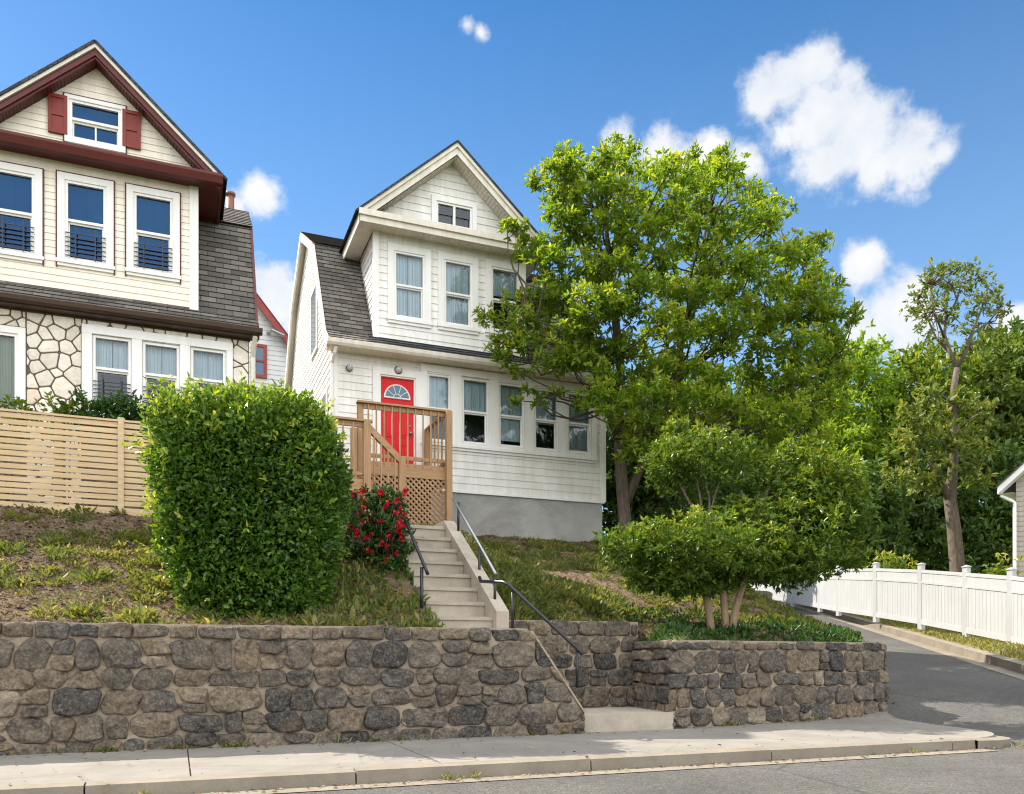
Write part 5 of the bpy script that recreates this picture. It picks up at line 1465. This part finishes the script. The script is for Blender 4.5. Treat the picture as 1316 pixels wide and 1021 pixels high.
# tall tree with an open, nearly bare top
TT = P(1232, 760, 31); TT.z = hill(TT.x, TT.y) - .2
tt = thing('bare_topped_tree', TT, 'tall slender tree with a pale trunk and a thin, nearly bare top against the sky', 'tree')
mb = MB()
tk = [TT, P(1231, 735, 31), P(1226, 680, 31), P(1221, 642, 31), P(1226, 588, 31), P(1226, 530, 31), P(1226, 498, 31), P(1230, 473, 31)]
mb.tube(tk, [.29, .27, .24, .22, .15, .125, .115, .1], 10)
def limb(pts, r0, r1): 
    q = [P(u, v, 31+dd) for (u, v, dd) in pts]; mb.tube(q, list(np.linspace(r0, r1, len(q))), 6); return q
tips = []
for pts, r0 in (([(1221, 645, 0), (1213, 625, -.2), (1205, 606, -.4), (1190, 590, -.8)], .17), ([(1230, 473, 0), (1220, 450, .1), (1214, 431, .2), (1216, 400, .3), (1219, 365, .3)], .1), ([(1230, 473, 0), (1242, 450, -.2), (1250, 425, -.4), (1262, 395, -.5), (1270, 370, -.5)], .1),
                ([(1222, 455, .1), (1203, 435, .6), (1190, 404, .9), (1180, 385, .9)], .06), ([(1248, 430, -.4), (1270, 415, .4), (1286, 395, .9)], .05), ([(1216, 410, .3), (1230, 385, -.3), (1238, 355, -.5)], .05), ([(1214, 435, .2), (1200, 400, -.4), (1195, 365, -.5)], .05), ([(1226, 520, 0), (1205, 505, -.8), (1185, 500, -1.2)], .06), ([(1226, 560, 0), (1245, 540, -.8), (1262, 530, -1.1)], .05)):
    q = limb(pts, r0, .02); tips += q[1:]
cl2 = []
for (u, v, r) in ((1178, 380, 9), (1192, 362, 10), (1205, 352, 9), (1220, 356, 10), (1238, 352, 9), (1255, 362, 10), (1272, 366, 9), (1285, 388, 10), (1290, 402, 8), (1172, 400, 9), (1182, 420, 9), (1195, 432, 8), (1262, 395, 10), (1240, 390, 9), (1212, 385, 9), (1228, 410, 8), (1270, 425, 8), (1250, 442, 8), (1200, 395, 8)):
    c = P(u, v, 31+random.uniform(-1, 1)); cl2.append((np.array(c), 1.35*r/F*31))
    q = min(tips, key=lambda q_: (q_-c).length); 
    for _ in range(3):
        e = c + Vector(unit(rng.normal(size=(1, 3)))[0])*.35; mb.tube(curve_pts(q, e, 0, 4, .06), list(np.linspace(.03, .008, 5)), 4)
for (u, v) in ((1180, 400), (1200, 372), (1225, 372), (1246, 374), (1264, 384), (1278, 405), (1256, 418), (1238, 428), (1208, 415), (1192, 410), (1210, 442), (1240, 455), (1222, 395), (1250, 402), (1188, 380), (1275, 380), (1230, 345), (1212, 344), (1196, 352), (1246, 343), (1262, 352)):
    c = P(u, v, 31+random.uniform(-1.3, 1.3)); cl2.append((np.array(c), 12/F*31)); q = min(tips, key=lambda q_: (q_-c).length)
    mb.tube(curve_pts(q, c, 0, 4, .06), list(np.linspace(.035, .01, 5)), 4)
mb.build('trunk', M['grey_bark'], tt, True)
crown(tt, 'thin_crown', cl2, 95, .16, M['thin_leaf'], 6, (1.35, 1.3, 1.1), .95, .8)
cl3 = [(np.array(P(u, v, 31+random.uniform(-1.4, -.2))), r/F*31) for (u, v, r) in ((1170, 530, 22), (1195, 505, 20), (1185, 560, 26), (1160, 575, 22), (1200, 590, 20), (1175, 610, 22), (1250, 550, 20), (1262, 580, 20), (1245, 600, 18), (1205, 535, 18), (1150, 610, 18), (1270, 530, 16), (1222, 560, 16), (1235, 520, 14), (1190, 625, 20), (1215, 610, 14), (1255, 620, 18), (1222, 545, 12), (1230, 505, 11), (1218, 575, 12), (1238, 565, 14), (1212, 520, 12))]
crown(tt, 'lower_crown', cl3, 70, .24, M['thin_leaf'], 6, (1, 1, .8), .7, .85)
# small bushes just behind the white fence
for i, (u, v, r, D) in enumerate(((1145, 728, 26, 29), (1100, 735, 18, 35), (1290, 735, 17, 24), (1282, 742, 14, 24))):
    c = P(u, v, D); s_ = thing('bush', (c.x, c.y, hill(c.x, c.y)-.2), ['round light green bush showing over the white fence', 'small bush over the white fence next to the pruned shrub', 'pointed yellow-green bush behind the white fence beside the tan house', 'low bush behind the white fence, at the foot of the pointed one'][i], 'bush', 'bushes behind the white fence')
    crown(s_, 'foliage', [(np.array(c), r/F*D), (np.array(c - Vector((.3, 0, .35))), r/F*D*1.1), (np.array(c + Vector((.35, .2, -.45))), r/F*D*1.1)], 150, .16, M['shrub_leaf'], 5, (1, 1, 1.3 if i == 2 else .9), .7, .9)
    mb = MB(); mb.tube([(c.x, c.y, hill(c.x, c.y)-.3), (c.x, c.y, c.z)], [.05, .02], 5); mb.build('stem', M['bark'], s_, True)

# grass and weeds on the bank (stuff)
def weeds(name, n, region, Lr, wr, dens_fn, mat, tuft=7, spread=.8):
    pos, d, L, W, R = [], [], [], [], []
    tries = 0; cnt = 0
    while cnt < n and tries < n*30:
        tries += 1
        x, y = random.uniform(region[0], region[1]), random.uniform(region[2], region[3])
        if lawn_skip(x, y) or random.random() > dens_fn(x, y): continue
        cnt += 1; z = lawn_z(x, y); k = random.randint(tuft//2, tuft); col_ = random.random(); sc_ = random.uniform(.6, 1.3)
        for _ in range(k):
            pos.append((x+random.gauss(0, .04), y+random.gauss(0, .04), z-.01)); a = random.uniform(0, 6.28); sp_ = random.random()*spread
            d.append((math.cos(a)*sp_, math.sin(a)*sp_, .55)); l = random.uniform(*Lr)*sc_; L.append(l); W.append(l*random.uniform(*wr)); R.append(col_*.6 + random.random()*.4)
    return tag(leaf_obj(name, np.array(pos), np.array(d), np.array(L), np.array(W), mat, None, np.array(R), .3), kind='stuff')
def patch(x, y): return mnoise.fractal(Vector((x*.9, y*.9, 3.3)), 1, 2, 3)
def clumps_of_weeds(n, region, keep, rad=(.06, .2), L=(.035, .1), wr=(.2, .42)):
    pos, d, Ls, W, R = [], [], [], [], []; cnt = 0; tries = 0
    while cnt < n and tries < n*40:
        tries += 1; x, y = random.uniform(*region[:2]), random.uniform(*region[2:])
        if lawn_skip(x, y) or random.random() > keep(x, y): continue
        cnt += 1; r = random.uniform(*rad); c_ = random.random(); m_ = int(14 + 420*r*r*6); hgt = random.uniform(.5, 1.2)
        for _ in range(m_):
            a, q = random.uniform(0, 6.28), r*math.sqrt(random.random())*random.uniform(.5, 1.15)
            px, py = x + q*math.cos(a), y + q*math.sin(a)
            if lawn_skip(px, py): continue
            f = 1 - q/r*.55
            pos.append((px, py, lawn_z(px, py) - .01 + random.uniform(0, .06)*f*hgt)); t_ = random.uniform(.2, 1.1)
            d.append((math.cos(a)*t_ + random.gauss(0, .35), math.sin(a)*t_ + random.gauss(0, .35), random.uniform(.25, .9))); l = random.uniform(*L)*hgt*(.6+.6*f); Ls.append(l); W.append(l*random.uniform(*wr)); R.append(c_*.5 + random.random()*.5)
    return tag(leaf_obj('weeds', np.array(pos), np.array(d), np.array(Ls), np.array(W), M['grass'], None, np.array(R), .3), kind='stuff')
clumps_of_weeds(250, (-3.2, 1.6, 8.8, 12.1), lambda x, y: .25 + (.75 if patch(x, y) > .0 else 0))
clumps_of_weeds(620, (3.75, 13.5, 9.9, 16.5), lambda x, y: .12 + (.88 if patch(x, y) > 0 else 0), (.07, .24), (.04, .12))
clumps_of_weeds(90, (3.8, 5.8, 9.95, 11.4), lambda x, y: 1, (.1, .26), (.06, .16), (.14, .3))
weeds('grass', 1900, (-4, 2.5, 8.75, 12.2), (.025, .07), (.12, .25), lambda x, y: .15 + (.85 if patch(x, y) > .05 else .0), M['grass'], 7, 1.2)
weeds('grass', 3000, (3.7, 14.5, 9.2, 16.6), (.03, .085), (.12, .26), lambda x, y: .12 + (.85 if patch(x, y) > -.05 else .0), M['grass'], 8, 1.1)
M['straw'] = m_leaf('straw', [(0, (.05, .03, .02)), (.5, (.15, .1, .06)), (1, (.36, .28, .16))], .1, .8)
weeds('dead_leaves', 5200, (-4, 2.5, 8.75, 12.2), (.02, .07), (.1, .5), lambda x, y: 1, M['straw'], 6, 4)
weeds('dead_leaves', 5500, (3.7, 14.5, 9.2, 16.6), (.02, .07), (.1, .5), lambda x, y: 1, M['straw'], 6, 4)
# crumbs of earth
def clods(n, region):
    mb = MB()
    for _ in range(n):
        x, y = random.uniform(*region[:2]), random.uniform(*region[2:])
        if lawn_skip(x, y): continue
        r = abs(random.gauss(0, .009)) + .005; c = Vector((x, y, lawn_z(x, y) + r*.2)); vs = []
        for dx, dy, dz in ((1,0,0),(0,1,0),(-1,0,0),(0,-1,0),(0,0,1)): vs.append(c + Vector((dx, dy, dz*.8))*r*random.uniform(.7, 1.5))
        mb.idx(vs, [(0,1,4),(1,2,4),(2,3,4),(3,0,4)])
    return tag(mb.build('soil_crumbs', M['soil'], None, True), kind='stuff')
clods(9000, (-3.5, 2.4, 8.8, 12.1)); clods(6000, (3.8, 12, 9.9, 16))
weeds('ground_cover', 560, (1.2, 2.74, 8.75, 10.6), (.05, .14), (.18, .4), lambda x, y: 1 if patch(x*2, y*2) > -.1 else .25, M['grass'], 9, 1.2)
weeds('ground_cover', 1500, (5.7, 10.5, 8.9, 10.6), (.04, .11), (.2, .5), lambda x, y: (.9 if y < rw_y(x)+1.0 else .3)*(1 if patch(x*2, y*2) > -.1 else .25), M['rose_leaf'], 9, 1.2)
weeds('ground_cover', 700, (3.8, 5.6, 9.9, 11.2), (.05, .11), (.3, .5), lambda x, y: .8, M['grass'], 8, 1.1)
pos, d, L = [], [], []
for _ in range(900):
    x = random.uniform(-5, 8); q = random.random()
    if q < .45: y, z = CY - abs(random.gauss(0, .09)) - .01, -.088
    elif q < .8: y, z = WY - .05 - abs(random.gauss(0, .1)) if x < 5.3 else rw_y(max(x, 5.5)) - .05 - abs(random.gauss(0, .1)), .004
    else: y, z = random.uniform(CY, WY), .016
    if 4.2 < x < 5.6 and y > 8.4: continue
    a = random.uniform(0, 6.28); pos.append((x, y, z)); d.append((math.cos(a), math.sin(a), .12)); L.append(random.uniform(.015, .05))
L = np.array(L); tag(leaf_obj('leaf_litter', np.array(pos), np.array(d), L, L*.5, M['straw'], None, None, 1.5), kind='stuff')
pos, d, L = [], [], []
for _ in range(60):
    x = random.uniform(-5, 9.2); y = WY - .05 if x < 4.2 else (None if x < 5.6 else rw_y(x) - .05)
    if y is None: continue
    if random.random() < .35: y = CY - .02
    for _k in range(random.randint(6, 16)):
        a = random.uniform(0, 6.28); pos.append((x + random.gauss(0, .05), y - abs(random.gauss(0, .02)), -.09 if y < CY else 0)); d.append((math.cos(a)*.6, math.sin(a)*.6 - .2, .6)); L.append(random.uniform(.03, .08))
L = np.array(L); tag(leaf_obj('weeds', np.array(pos), np.array(d), L, L*.25, M['grass'], None, None, .3), kind='stuff')
# verge grass
pos, d, L, W = [], [], [], []
for _ in range(7000):
    s_, w_ = random.uniform(14, 34), random.uniform(6.5, 7.9); x, y = wpt(s_, w_); z = zroad(x, y)+.17+.05*(w_-6.5)
    pos.append((x, y, z)); a = random.uniform(0, 6.28); d.append((math.cos(a)*.5, math.sin(a)*.5, .6)); l = random.uniform(.05, .13); L.append(l); W.append(l*.25)
tag(leaf_obj('verge_grass', np.array(pos), np.array(d), np.array(L), np.array(W), M['grass'], None, rng.uniform(.35, 1, len(pos)), .3), kind='stuff')

# ------------------------------------------------------------------ light, sky, camera
SUN = Vector((-.48, .5, .73)).normalized()
el = math.asin(SUN.z); az = math.atan2(SUN.x, SUN.y)      # from +Y towards +X
ld = bpy.data.lights.new('sun', 'SUN'); ld.energy = 3.9; ld.angle = math.radians(.5); ld.color = (1, .925, .81)
lo = bpy.data.objects.new('sun', ld); col.objects.link(lo); lo.rotation_euler = SUN.to_track_quat('Z', 'Y').to_euler()

world = bpy.data.worlds.new('World'); bpy.context.scene.world = world; world.use_nodes = True
wt = world.node_tree; wt.nodes.clear(); wl = wt.links.new
def wn(typ, **kw):
    nd = wt.nodes.new(typ)
    for k, v in kw.items():
        if k in nd.inputs: nd.inputs[k].default_value = v
        else: setattr(nd, k, v)
    return nd
def wm_(op, a, b=0.0, c=None):
    m = wn('ShaderNodeMath', operation=op)
    for i, x in enumerate((a, b, c)):
        if x is None: continue
        if isinstance(x, (int, float)): m.inputs[i].default_value = x
        else: wl(x, m.inputs[i])
    return m.outputs[0]
sky = wn('ShaderNodeTexSky', sky_type='NISHITA'); sky.sun_disc = False; sky.sun_elevation = el; sky.sun_rotation = az
sky.air_density = 1.0; sky.dust_density = .25; sky.ozone_density = 3.0; sky.altitude = 50
hs = wn('ShaderNodeHueSaturation', Saturation=1.38, Value=1.0); wl(sky.outputs[0], hs.inputs['Color'])
tc = wn('ShaderNodeTexCoord'); V_ = tc.outputs['Generated']
n1 = wn('ShaderNodeTexNoise', Scale=13.0, Detail=13.0, Roughness=.62, Distortion=.05); wl(V_, n1.inputs['Vector'])
n2 = wn('ShaderNodeTexNoise', Scale=2.6, Detail=8.0, Roughness=.6); wl(V_, n2.inputs['Vector'])
blobs = [(982, 128, 40), (1000, 170, 34), (1120, 225, 36), (1050, 150, 62), (1010, 115, 46), (1110, 175, 66), (1170, 200, 58), (1075, 205, 50), (1040, 95, 36), (1210, 200, 30),
         (850, 195, 46), (800, 188, 28), (905, 205, 40), (958, 205, 30),
         (330, 255, 38), (300, 270, 36), (352, 375, 52), (330, 400, 50),
         (1112, 342, 34), (1150, 395, 50), (1180, 425, 55), (1305, 415, 30), (1110, 430, 40), (600, 33, 15), (618, 42, 14)]
mask = None
for (u, v, r) in blobs:
    amp = min(1.0, .55 + r/90)
    d = (P(u, v, 10) - Vector((0, 0, EYE))).normalized(); dist = wn('ShaderNodeVectorMath', operation='DISTANCE'); wl(V_, dist.inputs[0]); dist.inputs[1].default_value = d
    k = math.sqrt(1 + ((u-CX)/F)**2 + ((HY-v)/F)**2); rr = r/F/k*1.08
    g = wm_('SUBTRACT', 1.0, wm_('DIVIDE', dist.outputs['Value'], rr)); g = wm_('MULTIPLY', wm_('MAXIMUM', g, -.6), amp)
    mask = g if mask is None else wm_('SMOOTH_MAX', mask, g, .25)
den = wm_('ADD', wm_('MULTIPLY', mask, 1.15), wm_('MULTIPLY', wm_('SUBTRACT', n1.outputs['Fac'], .5), 3.0))
mr1 = wn('ShaderNodeMapRange', interpolation_type='SMOOTHSTEP'); wl(den, mr1.inputs['Value']); mr1.inputs['From Min'].default_value = .12; mr1.inputs['From Max'].default_value = .8
# unseen bright cloud deck added behind the camera to fill the shaded fronts
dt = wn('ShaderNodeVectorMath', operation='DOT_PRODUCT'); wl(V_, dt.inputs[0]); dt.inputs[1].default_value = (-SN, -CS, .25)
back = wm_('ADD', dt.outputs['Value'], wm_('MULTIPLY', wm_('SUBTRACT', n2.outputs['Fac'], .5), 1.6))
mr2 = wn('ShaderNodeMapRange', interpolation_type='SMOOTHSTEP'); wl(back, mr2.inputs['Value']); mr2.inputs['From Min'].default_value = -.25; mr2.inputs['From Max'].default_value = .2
sepz = wn('ShaderNodeSeparateXYZ'); wl(V_, sepz.inputs[0])
up = wn('ShaderNodeMapRange', interpolation_type='SMOOTHSTEP'); wl(sepz.outputs['Z'], up.inputs['Value']); up.inputs['From Min'].default_value = 0; up.inputs['From Max'].default_value = .06
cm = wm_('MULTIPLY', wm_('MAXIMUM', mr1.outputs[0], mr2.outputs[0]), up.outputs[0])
ccr = wn('ShaderNodeValToRGB'); n3 = wn('ShaderNodeTexNoise', Scale=16.0, Detail=6.0, Roughness=.55); wl(V_, n3.inputs['Vector'])
wl(wm_('ADD', wm_('MULTIPLY', n3.outputs['Fac'], .95), wm_('MULTIPLY', den, .12)), ccr.inputs['Fac'])
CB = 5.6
ccr.color_ramp.elements[0].position = .25; ccr.color_ramp.elements[0].color = (.66, .73, .83, 1)
ccr.color_ramp.elements[1].position = .8; ccr.color_ramp.elements[1].color = (1, .98, .95, 1)
cc = wn('ShaderNodeMix', data_type='RGBA', blend_type='MULTIPLY'); cc.inputs[0].default_value = 1; wl(ccr.outputs[0], cc.inputs[6]); 
cbm = wm_('ADD', CB, wm_('MULTIPLY', mr2.outputs[0], 12.0)); cbc = wn('ShaderNodeCombineXYZ'); wl(cbm, cbc.inputs[0]); wl(wm_('SUBTRACT', cbm, wm_('MULTIPLY', mr2.outputs[0], .6)), cbc.inputs[1]); wl(wm_('SUBTRACT', cbm, wm_('MULTIPLY', mr2.outputs[0], 1.3)), cbc.inputs[2]); wl(cbc.outputs[0], cc.inputs[7])  # the added deck gets extra brightness as fill light
hzr = wn('ShaderNodeMapRange'); wl(sepz.outputs['Z'], hzr.inputs['Value']); hzr.inputs['From Min'].default_value = .12; hzr.inputs['From Max'].default_value = .72; hzr.inputs['To Min'].default_value = 1; hzr.inputs['To Max'].default_value = 0
pal = wn('ShaderNodeMix', data_type='RGBA'); wl(wm_('MULTIPLY', hzr.outputs[0], .6), pal.inputs[0]); wl(hs.outputs[0], pal.inputs[6]); pal.inputs[7].default_value = (3.2, 4.5, 6.0, 1)
dim = wn('ShaderNodeMix', data_type='RGBA', blend_type='MULTIPLY'); dim.inputs[0].default_value = 1; wl(pal.outputs[2], dim.inputs[6]); wl(wm_('ADD', .8, wm_('MULTIPLY', hzr.outputs[0], .3)), dim.inputs[7])
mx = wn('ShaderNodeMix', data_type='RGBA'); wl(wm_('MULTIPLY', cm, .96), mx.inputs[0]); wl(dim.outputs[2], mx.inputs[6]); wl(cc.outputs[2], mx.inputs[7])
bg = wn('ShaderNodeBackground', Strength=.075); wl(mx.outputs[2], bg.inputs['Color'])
wo = wn('ShaderNodeOutputWorld'); wl(bg.outputs[0], wo.inputs['Surface'])

cam = bpy.data.cameras.new('camera'); co = bpy.data.objects.new('camera', cam); col.objects.link(co)
co.location = (0, 0, EYE); co.rotation_euler = (math.radians(90), 0, -TH)
cam.sensor_width = 36; cam.lens = F/1316*36; cam.shift_y = (HY-510.5)/1316; cam.clip_end = 2000; cam.clip_start = .05
sc_ = bpy.context.scene; sc_.camera = co
sc_.view_settings.view_transform = 'Standard'; sc_.view_settings.look = 'None'; sc_.view_settings.exposure = 1.4; sc_.view_settings.gamma = 1
sc_.render.engine = 'CYCLES'; cy = sc_.cycles
cy.use_denoising = True; cy.filter_width = 1.15; cy.max_bounces = 8; cy.diffuse_bounces = 4; cy.transparent_max_bounces = 16; cy.use_adaptive_sampling = True; cy.adaptive_threshold = .015
cy.caustics_reflective = False; cy.caustics_refractive = False; cy.sample_clamp_indirect = 6
